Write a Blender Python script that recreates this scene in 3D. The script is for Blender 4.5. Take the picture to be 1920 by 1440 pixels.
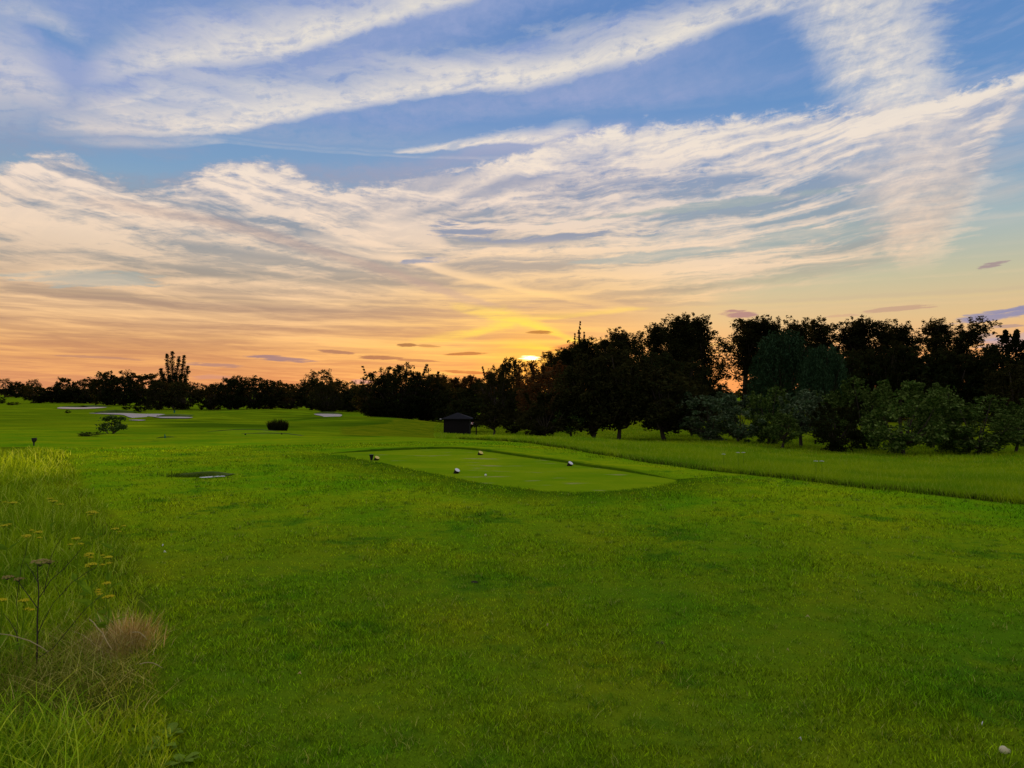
import bpy, math, random
import numpy as np
from mathutils import Vector, Matrix
R = math.radians
for o in list(bpy.data.objects):
    bpy.data.objects.remove(o)
scene = bpy.context.scene
COL = scene.collection

# ------------------------------------------------------------------ camera
F = 1387.0                     # focal length in pixels of a 1920 px wide frame (26 mm equivalent)
PITCH = math.atan(15.0 / F)    # looking very slightly up
CAM = Vector((0.0, 0.0, 1.6))
cam = bpy.data.cameras.new('camera')
cam.sensor_width = 36.0
cam.lens = 36.0 * F / 1920.0
cam.clip_start = 0.05
cam.clip_end = 20000.0
cam_o = bpy.data.objects.new('camera', cam)
cam_o.location = CAM
cam_o.rotation_euler = (R(90) + PITCH, 0, 0)
COL.objects.link(cam_o)
scene.camera = cam_o

def ray(px, py):
    """direction through a point of the 1920x1440 photograph, unit step along +Y"""
    x = (px - 960.0) / F
    u = -(py - 720.0) / F
    c, s = math.cos(PITCH), math.sin(PITCH)
    y, z = c - u * s, s + u * c
    return x / y, z / y

def azel(px, py):
    x, z = ray(px, py)
    return math.degrees(math.atan(x)), math.degrees(math.atan2(z, math.hypot(x, 1.0)))

# ------------------------------------------------------------------ exposure, sky, sun
scene.view_settings.view_transform = 'Standard'
scene.view_settings.look = 'None'
scene.view_settings.exposure = 0.0
scene.view_settings.gamma = 1.0
scene.view_settings.use_curve_mapping = False
scene.render.engine = 'CYCLES'
scene.cycles.use_denoising = True
scene.cycles.max_bounces = 6
scene.cycles.diffuse_bounces = 3
scene.cycles.transmission_bounces = 3
scene.cycles.transparent_max_bounces = 4
scene.cycles.sample_clamp_indirect = 4.0

SUN_AZ, SUN_EL = azel(997, 671)
SKY_STRENGTH = 0.10

def lin(r, g, b):
    f = lambda c: (c / 255.0) / 12.92 if c / 255.0 <= 0.04045 else ((c / 255.0 + 0.055) / 1.055) ** 2.4
    return (f(r), f(g), f(b))

world = bpy.data.worlds.new('World')
world.use_nodes = True
WT = world.node_tree
WT.nodes.clear()

class V:
    """a tiny expression layer over shader Math nodes"""
    tree = WT
    def __init__(self, s): self.s = s
    @staticmethod
    def op(kind, *args, clamp=False):
        n = V.tree.nodes.new('ShaderNodeMath'); n.operation = kind; n.use_clamp = clamp
        for i, a in enumerate(args):
            if isinstance(a, V): V.tree.links.new(a.s, n.inputs[i])
            else: n.inputs[i].default_value = float(a)
        return V(n.outputs[0])
    def __add__(a, b): return V.op('ADD', a, b)
    __radd__ = __add__
    def __sub__(a, b): return V.op('SUBTRACT', a, b)
    def __rsub__(a, b): return V.op('SUBTRACT', b, a)
    def __mul__(a, b): return V.op('MULTIPLY', a, b)
    __rmul__ = __mul__
    def __truediv__(a, b): return V.op('DIVIDE', a, b)
    def __neg__(a): return V.op('MULTIPLY', a, -1.0)

def vmax(a, b): return V.op('MAXIMUM', a, b)
def vmin(a, b): return V.op('MINIMUM', a, b)
def clamp01(a): return V.op('ADD', a, 0.0, clamp=True)
def sstep(x, lo, hi, a=0.0, b=1.0):
    n = V.tree.nodes.new('ShaderNodeMapRange'); n.interpolation_type = 'SMOOTHSTEP'; n.clamp = True
    for i, v in zip(range(5), (x, lo, hi, a, b)):
        if isinstance(v, V): V.tree.links.new(v.s, n.inputs[i])
        else: n.inputs[i].default_value = float(v)
    return V(n.outputs[0])
def vec(x, y, z=0.0):
    n = V.tree.nodes.new('ShaderNodeCombineXYZ')
    for i, v in enumerate((x, y, z)):
        if isinstance(v, V): V.tree.links.new(v.s, n.inputs[i])
        else: n.inputs[i].default_value = float(v)
    return n.outputs[0]
def noise(v, scale=1.0, detail=4.0, rough=0.55, dist=0.0, colour=False, lac=2.0):
    n = V.tree.nodes.new('ShaderNodeTexNoise'); n.noise_dimensions = '3D'
    V.tree.links.new(v, n.inputs['Vector'])
    n.inputs['Scale'].default_value = scale; n.inputs['Detail'].default_value = detail
    n.inputs['Roughness'].default_value = rough; n.inputs['Distortion'].default_value = dist
    n.inputs['Lacunarity'].default_value = lac
    if colour:
        s = V.tree.nodes.new('ShaderNodeSeparateXYZ'); V.tree.links.new(n.outputs['Color'], s.inputs[0])
        return V(s.outputs[0]), V(s.outputs[1]), V(s.outputs[2])
    return V(n.outputs[0])
def curve(x, pts, xr, yr):
    """piecewise smooth function through pts, x in xr, value in yr"""
    n = V.tree.nodes.new('ShaderNodeFloatCurve')
    c = n.mapping.curves[0]
    pts = sorted(pts)
    q = [((p[0] - xr[0]) / (xr[1] - xr[0]), (p[1] - yr[0]) / (yr[1] - yr[0])) for p in pts]
    q = [p for p in q if 0.0 <= p[0] <= 1.0]
    c.points[0].location = q[0]; c.points[1].location = q[-1]
    for p in q[1:-1]: c.points.new(*p)
    n.mapping.use_clip = False
    n.mapping.extend = 'HORIZONTAL'
    n.mapping.update()
    t = (x - xr[0]) * (1.0 / (xr[1] - xr[0]))
    V.tree.links.new(t.s, n.inputs['Value'])
    return V(n.outputs[0]) * (yr[1] - yr[0]) + yr[0]
def ramp(x, stops, lo, hi):
    n = V.tree.nodes.new('ShaderNodeValToRGB')
    t = (x - lo) * (1.0 / (hi - lo))
    V.tree.links.new(t.s, n.inputs[0])
    e = n.color_ramp.elements
    while len(e) < len(stops): e.new(0.5)
    for el_, (p, c) in zip(e, sorted(stops)):
        el_.position = (p - lo) / (hi - lo); el_.color = (*c, 1.0)
    return n.outputs[0]
def mix(f, a, b, blend='MIX'):
    n = V.tree.nodes.new('ShaderNodeMix'); n.data_type = 'RGBA'; n.blend_type = blend
    n.clamp_factor = True
    if isinstance(f, V): V.tree.links.new(f.s, n.inputs[0])
    else: n.inputs[0].default_value = f
    for v, i in ((a, 6), (b, 7)):
        if isinstance(v, tuple): n.inputs[i].default_value = (*v, 1.0)
        else: V.tree.links.new(v, n.inputs[i])
    return n.outputs[2]

tc = WT.nodes.new('ShaderNodeTexCoord')
sp = WT.nodes.new('ShaderNodeSeparateXYZ')
WT.links.new(tc.outputs['Generated'], sp.inputs[0])
dx, dy, dz = (V(sp.outputs[i]) for i in range(3))
AZ = V.op('ARCTAN2', dx, dy) * (180 / math.pi)
EL = V.op('ARCSINE', dz) * (180 / math.pi)
ELP = vmax(EL, 0.0)
W = V.op('LOGARITHM', ELP * 0.2 + 1.0, math.e) * 22.0          # height in the sky, squeezed like a flat cloud layer near the horizon

# slow and fine wanderings shared by all bands
wa, wb, wc = noise(vec(AZ * 0.10, W * 0.16, 3.1), 1.0, 3.0, 0.55, colour=True)
fa, fb, fc = noise(vec(AZ * 0.42, W * 0.62, 8.3), 1.0, 5.0, 0.62, colour=True)
wa, wb, wc = wa - 0.5, wb - 0.5, wc - 0.5
fa, fb, fc = fa - 0.5, fb - 0.5, fc - 0.5

# fibres: drawn out along the bands (nearly level, dished towards the sun), and short ones across them
par = (AZ - SUN_AZ)
dish = W - par * par * 0.0035 + wa * 3.0
s_long = noise(vec(AZ * 0.050 + wb * 0.6, dish * 0.62 + fb * 0.35, 0.0), 1.0, 5.0, 0.60)
s_big = noise(vec(AZ * 0.045 + wc * 0.6, dish * 0.17 + wa * 0.5, 23.0), 1.0, 3.0, 0.5)
s_rise = noise(vec(AZ * 0.045 + wa * 0.4, (W - AZ * 0.16) * 0.30 + wb * 0.7, 5.0), 1.0, 8.0, 0.62)
s_fine = noise(vec((AZ + W * 0.25) * 0.24 + wb * 1.6, (W - AZ * 0.13) * 1.7 + wa * 4.0 + fa * 0.8, 9.0), 1.0, 6.0, 0.65)
s_cross = noise(vec((AZ - W * 0.75) * 0.75 + wa * 1.5, (W + AZ * 0.6) * 0.16, 12.0), 1.0, 6.0, 0.66)
s_desc = noise(vec(AZ * 0.075 + wb * 0.8, (W + AZ * 0.26) * 0.62 + wa * 1.4 + fb * 0.3, 41.0), 1.0, 5.0, 0.62)
s_puff = noise(vec(AZ * 0.80 + fa * 1.5, W * 1.35 + fb * 1.5, 17.0), 1.0, 6.0, 0.63)
def sharp(n, k): return V.op('ADD', (n - 0.5) * k, 0.5, clamp=True)

XR, YR = (-80.0, 80.0), (-10.0, 45.0)
PXD = math.degrees(1.0 / F)    # degrees per photograph pixel, near the axis

def group_begin(name, ins):
    """open a node group; the maths that follows is built inside it"""
    g = bpy.data.node_groups.new(name, 'ShaderNodeTree')
    for i in ins: g.interface.new_socket(name=i, in_out='INPUT', socket_type='NodeSocketFloat')
    g.interface.new_socket(name='out', in_out='OUTPUT', socket_type='NodeSocketFloat')
    gi = g.nodes.new('NodeGroupInput'); V.tree = g
    return g, [V(gi.outputs[i]) for i in range(len(ins))]
def group_end(g, out, home):
    go = g.nodes.new('NodeGroupOutput'); g.links.new(out.s, go.inputs[0]); V.tree = home
    return g
def group_use(g, args):
    n = V.tree.nodes.new('ShaderNodeGroup'); n.node_tree = g
    for i, v in enumerate(args):
        if isinstance(v, V): V.tree.links.new(v.s, n.inputs[i])
        else: n.inputs[i].default_value = float(v)
    return V(n.outputs[0])

def strand(pts, fray=0.9, wander=0.6, fine=0.5):
    """a long band of cloud: (px, py, reach above, reach below, density) along it"""
    home = V.tree
    g, (az, el, wa_, fa_, sf, spf, sl) = group_begin('cloud_band', ('az', 'el', 'wa', 'fa', 'fine', 'puff', 'long'))
    A = [azel(p[0], p[1]) for p in pts]
    c = curve(az, [(a[0], a[1]) for a in A], XR, YR)
    up = curve(az, [(a[0], p[2] * PXD) for a, p in zip(A, pts)], XR, (0.0, 8.0))
    dn = curve(az, [(a[0], p[3] * PXD) for a, p in zip(A, pts)], XR, (0.0, 8.0))
    k = curve(az, [(a[0], p[4]) for a, p in zip(A, pts)], XR, (0.0, 1.0))
    d = el - c + wa_ * wander + fa_ * fine
    n = (sf - 0.5) * (fray * 2.6) + (spf - 0.5) * (fray * 2.0)
    m = n + (sl - 0.5) * 2.0
    r = sstep(d / up + m, 1.7, 0.1) * sstep((-d) / dn + n * 0.7, 0.95, 0.15) * k
    group_end(g, r, home)
    return group_use(g, (AZ, EL, wa, fa, s_fine, s_puff, s_long))

_home = V.tree
LENS, (l_az, l_el, l_fa, l_fb, l_f, l_p, l_a, l_e, l_rx, l_ry, l_t) = group_begin('cloud_lens', ('az', 'el', 'fa', 'fb', 'fine', 'puff', 'a', 'e', 'rx', 'ry', 'tilt'))
_u = (l_az - l_a) + l_fa * 0.7
_v = (l_el - l_e) - _u * l_t + l_fb * 0.20
_u = _u / l_rx
_v = _v / l_ry
_v = _v + _u * _u * 0.18
group_end(LENS, sstep(_u * _u + _v * _v + (l_f - 0.5) * 3.2 + (l_p - 0.5) * 1.6, 1.0, 0.3), _home)
def lens(px, py, rx, ry, tilt=0.0, fray=1.0):
    a, e = azel(px, py)
    return group_use(LENS, (AZ, EL, fa, fb, s_fine, s_puff, a, e, rx * PXD, ry * PXD, math.tan(R(tilt))))
# ---- clear sky: the physical sky, toned with the colours of this evening
sky = WT.nodes.new('ShaderNodeTexSky')
sky.sky_type = 'NISHITA'
sky.sun_disc = False
sky.sun_elevation = R(SUN_EL)
sky.sun_rotation = R(SUN_AZ)
sky.altitude = 30.0
sky.air_density = 1.2
sky.dust_density = 1.5
sky.ozone_density = 2.0
K = 0.97 / SKY_STRENGTH
def L(r, g, b):
    c = lin(r, g, b); return (c[0], c[1], c[2])
away = sstep(V.op('ABSOLUTE', AZ - SUN_AZ), 30.0, 150.0)
clear_front = ramp(EL, [(-2, L(236, 160, 100)), (0.5, L(248, 158, 92)), (2.6, L(247, 172, 108)), (5.0, L(226, 190, 138)), (8.0, L(196, 190, 158)),
                        (11.5, L(156, 180, 186)), (15.5, L(120, 160, 196)), (20.0, L(94, 142, 196)), (27.0, L(84, 130, 190)), (50.0, L(74, 120, 188)), (90.0, L(72, 116, 182))], -2.0, 90.0)
clear_back = ramp(EL, [(-2, L(196, 168, 168)), (4, L(192, 168, 176)), (10.0, L(168, 166, 192)), (20.0, L(118, 144, 196)), (45.0, L(76, 122, 190)), (90.0, L(72, 116, 182))], -2.0, 90.0)
clear = mix(away, clear_front, clear_back)
left = sstep(AZ, -8.0, -36.0) * sstep(EL, 9.0, 0.0)
clear = mix(left * 0.75, clear, L(228, 178, 142))

# ---- glow round the sun, wider than high
du = (AZ - SUN_AZ)
dv = (EL - SUN_EL)
r_wide = V.op('SQRT', du * du * 0.16 + dv * dv * 0.55)
r_near = V.op('SQRT', du * du * 0.55 + dv * dv * 1.3)
g_wide = sstep(r_wide, 8.0, 0.0)
g_mid = sstep(r_near, 4.6, 0.0)
g_disc = sstep(V.op('SQRT', du * du * 0.26 + dv * dv * 6.0) + (s_fine - 0.5) * 1.1 + (s_puff - 0.5) * 0.8, 0.48, 0.02)
clear = mix(g_wide * 0.5, clear, L(255, 176, 82))

# ---- cloud densities
e_top = [(-400, 330), (-100, 310), (0, 300), (60, 286), (130, 284), (200, 322), (260, 345), (330, 333), (400, 305), (470, 296), (540, 306), (600, 342),
         (700, 336), (800, 318), (900, 298), (980, 272), (1050, 245), (1200, 228), (1350, 220), (1450, 210), (1560, 195), (1650, 182), (1750, 168), (1850, 148), (1930, 128), (2300, 60)]
e_bot = [(-400, 800), (0, 800), (800, 800), (960, 690), (1060, 640), (1160, 608), (1290, 580), (1400, 545), (1550, 515), (1640, 500), (1720, 486), (1790, 420), (1840, 330), (1890, 240), (1960, 170), (2300, 80)]
TOP = curve(AZ, [azel(*p) for p in e_top], XR, YR)
BOT = curve(AZ, [azel(*p) for p in e_bot], XR, YR)
dt = TOP - EL + wa * 1.2 + fa * 1.2 + (s_puff - 0.5) * 1.6 + (s_fine - 0.5) * 1.4          # degrees below the upper edge of the deck
db = EL - BOT + wb * 1.4 + fa * 0.8 + (s_fine - 0.5) * 2.4
in_deck = sstep(dt, -0.1, 0.9) * sstep(db, -1.0, 1.8)
rim = sstep(dt, 0.0, 0.9) * sstep(dt, 3.4, 0.9) * sstep(AZ, -36.0, -4.0, 0.35, 1.0)
lefty = sstep(AZ, 2.0, -16.0) * 0.8
s_str = s_long * (1.0 - lefty) + s_desc * lefty
body = sharp(s_str * 0.46 + s_big * 0.22 + s_fine * 0.22 + s_puff * 0.10, 11.0)
feath = sharp(s_cross * 0.55 + s_puff * 0.45, 5.0) * sstep(dt, 7.0, 1.5)
deck = in_deck * clamp01(body * 0.88 + feath * 0.20 + rim * 0.40 - 0.10)

b1 = strand([(150, 150, 30, 25, 0.0), (260, 122, 50, 32, .55), (350, 105, 48, 30, .75), (450, 96, 50, 34, .85), (560, 80, 52, 30, .95), (660, 52, 42, 24, .95), (760, 22, 38, 22, .9), (860, -6, 36, 22, .8), (1000, -60, 40, 24, .6), (1200, -140, 50, 30, .3)], 0.8)
b2 = strand([(60, 236, 30, 20, 0.0), (130, 236, 40, 22, .45), (220, 240, 62, 20, .7), (320, 242, 72, 18, .8), (420, 238, 64, 18, .9), (520, 216, 60, 18, .95), (620, 198, 48, 18, .9), (750, 176, 42, 18, .9), (860, 160, 42, 20, .95),
             (1000, 146, 48, 24, 1.0), (1100, 120, 48, 24, 1.0), (1200, 92, 48, 30, 1.0), (1290, 58, 44, 30, .9), (1360, 32, 36, 22, .8), (1480, 8, 28, 18, .7), (1580, -10, 24, 18, .5), (1800, -40, 30, 20, .2)], 0.8)
b6 = strand([(735, 285, 4, 4, 0.0), (790, 281, 8, 7, .9), (880, 270, 11, 9, 1.0), (950, 262, 14, 11, 1.0), (1010, 262, 16, 12, .9), (1070, 244, 16, 16, .6), (1110, 238, 14, 14, 0.0)], 0.9, 0.2, 0.35)
b7 = strand([(120, 210, 8, 8, 0.0), (190, 200, 14, 10, .55), (260, 186, 14, 12, .7), (310, 172, 12, 10, .4), (350, 165, 8, 8, 0.0)], 0.8, 0.2, 0.4)
b8 = strand([(-200, 180, 60, 90, .5), (-60, 150, 70, 110, .7), (20, 140, 60, 100, .7), (70, 160, 45, 70, .65), (120, 190, 30, 40, .4), (150, 200, 20, 20, 0.0)], 0.6)
b9 = strand([(130, 262, 8, 12, 0.0), (240, 268, 16, 14, .45), (340, 268, 14, 10, .5), (410, 266, 6, 5, .5), (430, 266, 3, 3, 0.0)], 0.5, 0.2, 0.2)
b10 = strand([(0, 20, 30, 25, .25), (80, 35, 24, 24, .35), (130, 60, 20, 20, .2), (180, 90, 14, 14, 0.0)], 0.7)

# the broad upright fan on the right
P3 = [(1640, -120, 190, 130), (1640, 0, 150, 110), (1650, 60, 130, 110), (1668, 120, 125, 110), (1688, 180, 118, 100), (1715, 240, 130, 110), (1730, 300, 140, 110), (1735, 360, 130, 105), (1722, 420, 95, 90), (1712, 470, 55, 70), (1710, 505, 25, 40)]
B3 = [(azel(p[0], p[1]), p) for p in P3]
c3 = curve(EL, [(a[1], a[0]) for a, p in B3], (0.0, 40.0), (-40.0, 40.0))
l3 = curve(EL, [(a[1], p[2] * PXD) for a, p in B3], (0.0, 40.0), (0.0, 10.0))
r3 = curve(EL, [(a[1], p[3] * PXD) for a, p in B3], (0.0, 40.0), (0.0, 10.0))
d3 = AZ - c3 + wb * 2.0 + (s_cross - 0.5) * 2.0 + fb * 1.6 + (s_fine - 0.5) * 5.0
t3 = vmax(d3 / r3, (-d3) / l3) + (s_fine - 0.5) * 0.7
fan = sstep(t3, 1.1, 0.25) * sstep(EL, 7.6, 10.0) * sstep(EL, 45.0, 32.0)
fan = fan * (sharp(s_fine * 0.45 + s_puff * 0.35 + s_cross * 0.2, 5.0) * 0.62 + 0.36)
side = sstep(AZ, 28.0, 33.0) * sstep(EL, 9.0, 13.0) * sstep(EL, 25.0, 20.0) * clamp01((s_rise - 0.40) * 2.6) * 0.55

# streamers low in the sky, level, across the orange
s_low = noise(vec(AZ * 0.055 + wb * 0.5, W * 0.62 + AZ * 0.012 + wa * 0.5, 31.0), 1.0, 6.0, 0.58)
low = sharp(s_low, 5.0) * sstep(EL, 0.6, 2.6) * sstep(EL, 11.0, 6.0) * sstep(AZ, 14.0, 2.0)

# thin grey-violet veil high on the left and between the bands
hi = sstep(EL, 10.0, 15.0)
veil_reg = sstep(AZ + wb * 8.0, 26.0, 6.0, 0.12, 1.0)
gap = strand([(-300, 300, 30, 60, .0), (180, 305, 25, 40, .9), (300, 310, 45, 40, 1.0), (450, 285, 40, 30, 1.0), (600, 285, 50, 45, 1.0), (760, 275, 45, 50, 1.0), (900, 245, 30, 40, 1.0), (1060, 222, 24, 30, 1.0), (1250, 212, 20, 30, 1.0), (1420, 195, 20, 30, 1.0), (1540, 178, 20, 24, .9), (1620, 165, 12, 12, 0.0)], 0.35, 0.5, 0.3)
gap2 = strand([(700, 120, 20, 10, 0.0), (820, 95, 22, 20, .6), (950, 70, 30, 26, .9), (1060, 40, 36, 24, 1.0), (1180, 5, 40, 30, 1.0), (1320, -50, 40, 40, .8), (1500, -90, 40, 30, .5)], 0.4, 0.5, 0.3)
gap3 = strand([(60, 45, 10, 10, 0.0), (110, 70, 26, 26, .8), (170, 100, 26, 20, .6), (220, 60, 26, 26, .5), (320, 40, 10, 10, 0.0)], 0.6, 0.8, 0.5)
veil = hi * veil_reg * clamp01(sharp(s_rise * 0.7 + s_puff * 0.3, 4.5) * 0.65 + 0.45)
veil = veil * (1.0 - gap * 0.82) * (1.0 - gap2 * 0.8) * (1.0 - gap3 * 0.7)
veil2 = hi * sstep(AZ, 3.0, 12.0) * sharp(s_rise * 0.6 + s_fine * 0.4, 5.0) * 0.55 * (1.0 - gap * 0.8)
veil = vmax(veil, veil2)

bright = vmax(vmax(vmax(b1, b2), vmax(b6, b7)), vmax(vmax(b8 * 0.7, b9 * 0.6), b10))
bright = clamp01(bright * (sharp(s_fine * 0.6 + s_puff * 0.4, 5.0) * 0.85 + 0.42))
# elsewhere in the sky (to the sides and behind the camera) the same cirrus goes on
rest = sstep(V.op('ABSOLUTE', AZ), 36.0, 60.0) * sstep(EL, 4.0, 9.0) * clamp01(sharp(s_rise * 0.7 + s_puff * 0.3, 4.5) * 0.85 + 0.1)
over = sstep(EL, 29.0, 38.0) * clamp01(sharp(s_rise * 0.7 + s_puff * 0.3, 4.5) * 0.85 + 0.1)
thick = vmax(vmax(deck, fan), vmax(bright, side))
thick = vmax(thick, vmax(rest, over))

# ---- colours of the cloud by height: cream above, apricot below, gold near the sun
cl_lit = ramp(EL, [(0, L(252, 176, 108)), (3.0, L(255, 190, 116)), (5.5, L(253, 204, 148)), (9.0, L(250, 216, 180)), (14.0, L(245, 223, 204)), (20.0, L(236, 226, 214)), (27.0, L(226, 220, 212)), (60.0, L(212, 208, 202))], 0.0, 60.0)
cl_dim = ramp(EL, [(0, L(222, 140, 88)), (4.0, L(194, 142, 108)), (8.0, L(160, 146, 138)), (13.0, L(142, 150, 166)), (20.0, L(146, 162, 204)), (30.0, L(138, 158, 204)), (60.0, L(146, 158, 206))], 0.0, 60.0)
lit_back = mix(away, cl_lit, L(212, 196, 190))
dim_back = mix(away, cl_dim, L(168, 164, 192))
lit_back = mix(g_wide * 0.8, lit_back, L(255, 206, 96))
grey = in_deck * clamp01((0.56 - s_str) * 3.2) * 0.55
def gained0(c_, k_):
    return mix(1.0, c_, (k_, k_, k_), 'MULTIPLY')
col = mix(veil, clear, dim_back)
col = mix(in_deck * sstep(AZ, 14.0, -8.0, 0.30, 0.72), col, dim_back)
col = mix(thick, col, lit_back)
col = mix(low * 0.75, col, lit_back)
col = mix(grey * 0.9, col, gained0(dim_back, 0.86))
col = mix((1.0 - low) * sstep(EL, 0.6, 2.6) * sstep(EL, 11.0, 6.0) * sstep(AZ, 14.0, 2.0) * 0.65, col, gained0(dim_back, 0.92))

# long dull trail falling across the deck towards the sun, with a bright upper lip
trail = strand([(140, 375, 8, 14, 0.0), (260, 392, 10, 18, .5), (420, 422, 10, 18, .7), (600, 470, 8, 18, .75), (740, 512, 6, 18, .8), (840, 545, 6, 20, .85), (905, 566, 5, 12, .8), (940, 575, 3, 5, 0.0)], 0.6, 0.3, 0.3)
lip = strand([(560, 440, 6, 6, 0.0), (680, 478, 10, 8, .6), (780, 494, 10, 8, .9), (850, 515, 9, 8, .9), (940, 535, 8, 8, .9), (1040, 556, 6, 8, .7), (1160, 575, 6, 8, .5), (1200, 580, 4, 4, 0.0)], 0.7, 0.2, 0.25)
lobe = strand([(560, 440, 6, 8, 0.0), (650, 455, 16, 14, .7), (740, 445, 30, 24, .9), (800, 450, 26, 26, .95), (835, 458, 8, 8, .6), (850, 460, 3, 3, 0.0)], 0.7, 0.3, 0.4)
col = mix(trail * 0.62, col, L(178, 152, 146))
col = mix(vmax(lip, lobe) * 0.75, col, lit_back)
hole = vmax(lens(870, 430, 70, 22, -3), vmax(lens(800, 488, 60, 7, 5), lens(1080, 444, 170, 9, 3) * 0.8)) * sstep(s_long * 0.5 + s_fine * 0.5, 0.56, 0.44)
col = mix(hole * 0.85, col, L(124, 142, 172))
slit = vmax(vmax(lens(1330, 386, 260, 9, 3), lens(1500, 446, 150, 20, 4)), vmax(lens(1240, 478, 200, 10, 4), lens(160, 520, 120, 18, 2)))
col = mix(slit * 0.55, col, L(160, 174, 172))

# bright combed filaments laid over the deck
comb = strand([(660, 415, 4, 6, 0.0), (760, 392, 12, 18, .7), (880, 350, 16, 22, .95), (960, 316, 16, 22, 1.0), (1060, 284, 16, 22, .9), (1200, 260, 16, 20, .7), (1400, 250, 14, 18, .4), (1600, 240, 10, 12, 0.0)], 0.8, 0.4, 0.3)
comb = vmax(comb, strand([(740, 425, 4, 6, 0.0), (860, 396, 10, 14, .7), (960, 368, 14, 16, .9), (1100, 338, 14, 16, .8), (1300, 322, 12, 14, .7), (1500, 318, 12, 14, .7), (1640, 326, 8, 10, 0.0)], 0.8, 0.4, 0.3))
comb = vmax(comb, strand([(770, 502, 4, 4, 0.0), (860, 484, 10, 12, .9), (1000, 472, 12, 14, .9), (1150, 462, 10, 12, .7), (1290, 456, 8, 10, .8), (1420, 466, 6, 8, .3), (1500, 470, 4, 4, 0.0)], 0.8, 0.3, 0.3))
comb = vmax(comb, strand([(840, 532, 4, 4, 0.0), (1000, 524, 8, 10, .8), (1250, 515, 8, 9, .8), (1400, 496, 8, 9, .85), (1560, 486, 7, 9, .9), (1690, 474, 7, 9, .6), (1760, 468, 4, 4, 0.0)], 0.8, 0.3, 0.3))
comb = vmax(comb, strand([(1280, 556, 3, 3, 0.0), (1330, 548, 6, 6, .7), (1400, 540, 6, 6, .6), (1450, 536, 3, 3, 0.0)], 0.8, 0.2, 0.3))
comb = vmax(comb, strand([(-60, 540, 8, 10, .4), (40, 518, 12, 16, .8), (130, 506, 14, 16, .9), (215, 494, 5, 6, .5), (235, 492, 3, 3, 0.0)], 0.8, 0.3, 0.3))
comb = vmax(comb, strand([(280, 540, 5, 5, 0.0), (310, 534, 9, 12, .9), (420, 528, 9, 14, .9), (560, 540, 8, 12, .7), (700, 556, 8, 10, .7), (860, 575, 6, 8, .7), (960, 590, 4, 4, .2)], 0.8, 0.3, 0.3))
comb = vmax(comb, strand([(-40, 420, 14, 18, .5), (100, 416, 12, 16, .7), (300, 440, 10, 14, .6), (450, 462, 9, 12, .6), (620, 486, 8, 10, .6), (700, 494, 4, 4, 0.0)], 0.8, 0.3, 0.3))
col = mix(comb * sharp(s_fine * 0.5 + s_puff * 0.5, 4.0) * 0.95, col, lit_back)

# golden streaks and the burning patch where the sun goes down
gold = vmax(strand([(840, 575, 6, 6, 0.0), (920, 592, 14, 12, .8), (980, 605, 16, 12, 1.0), (1030, 622, 10, 9, 1.0), (1080, 640, 6, 6, .8), (1120, 650, 3, 3, 0.0)], 0.7, 0.2, 0.25),
            strand([(760, 640, 5, 6, 0.0), (860, 632, 8, 10, .6), (940, 612, 10, 12, .8), (1000, 600, 8, 8, .5), (1090, 592, 6, 6, .5), (1170, 582, 5, 5, .4), (1220, 578, 3, 3, 0.0)], 0.8, 0.2, 0.25))
gold = vmax(gold, strand([(930, 652, 2, 2, 0.0), (975, 650, 5, 5, .8), (1010, 652, 6, 6, 1.0), (1060, 660, 5, 5, .8), (1090, 664, 3, 3, 0.0)], 0.7, 0.1, 0.2))
col = mix(gold * clamp01(sharp(s_low * 0.5 + s_fine * 0.5, 4.0) * 0.8 + 0.35), col, L(255, 222, 84))
col = mix(g_mid * 0.48, col, L(255, 190, 60))

# small flat grey clouds low down
for px, py, rx, ry, tl, k, c in (
        (530, 673, 66, 6, -4, .9, (150, 120, 128)), (500, 669, 40, 4, -2, .8, (158, 124, 128)), (715, 671, 50, 4.5, -1, .9, (150, 98, 84)), (780, 676, 50, 3, -3, .8, (160, 104, 84)),
        (632, 660, 42, 3.5, -5, .9, (160, 112, 96)), (870, 663, 42, 3.2, 2, .9, (150, 88, 62)), (765, 646, 22, 4, 2, .95, (140, 96, 70)), (805, 648, 24, 3, -3, .7, (160, 104, 72)),
        (1010, 623, 27, 4.5, -1, .95, (148, 92, 52)), (395, 684, 56, 4, -2, .85, (176, 132, 122)), (190, 670, 70, 3, -2, .7, (184, 132, 112)), (878, 698, 60, 3.5, -3, .85, (170, 92, 64)),
        (1388, 590, 40, 8, -5, .9, (166, 122, 128)), (1685, 579, 62, 5, 3, .7, (190, 150, 132)), (1580, 592, 34, 3, 0, .6, (205, 162, 136)), (1858, 497, 26, 6, 10, .85, (160, 136, 142)),
        (1890, 588, 90, 10, 5, .9, (140, 138, 172)), (1985, 575, 90, 12, 4, .9, (140, 138, 172)), (1890, 612, 26, 3, 1, .8, (176, 146, 140)), (1850, 632, 30, 6, -3, .6, (176, 158, 166)), (1910, 640, 60, 14, 2, .55, (170, 160, 186)),
        (1070, 652, 44, 10, 3, .75, (196, 112, 72)), (680, 716, 22, 7, 0, .6, (206, 160, 158)), (395, 706, 36, 5, 0, .5, (206, 150, 136))):
    col = mix(lens(px, py, rx, ry, tl, 0.8) * k, col, L(*c))

# the sun's own patch of glare, brighter than paper
hot = WT.nodes.new('ShaderNodeMix'); hot.data_type = 'RGBA'; hot.blend_type = 'ADD'; hot.inputs[0].default_value = 1.0
glow = mix(g_disc, (0.0, 0.0, 0.0), (4.5, 3.4, 1.8))
WT.links.new(col, hot.inputs[6]); WT.links.new(glow, hot.inputs[7])
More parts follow.
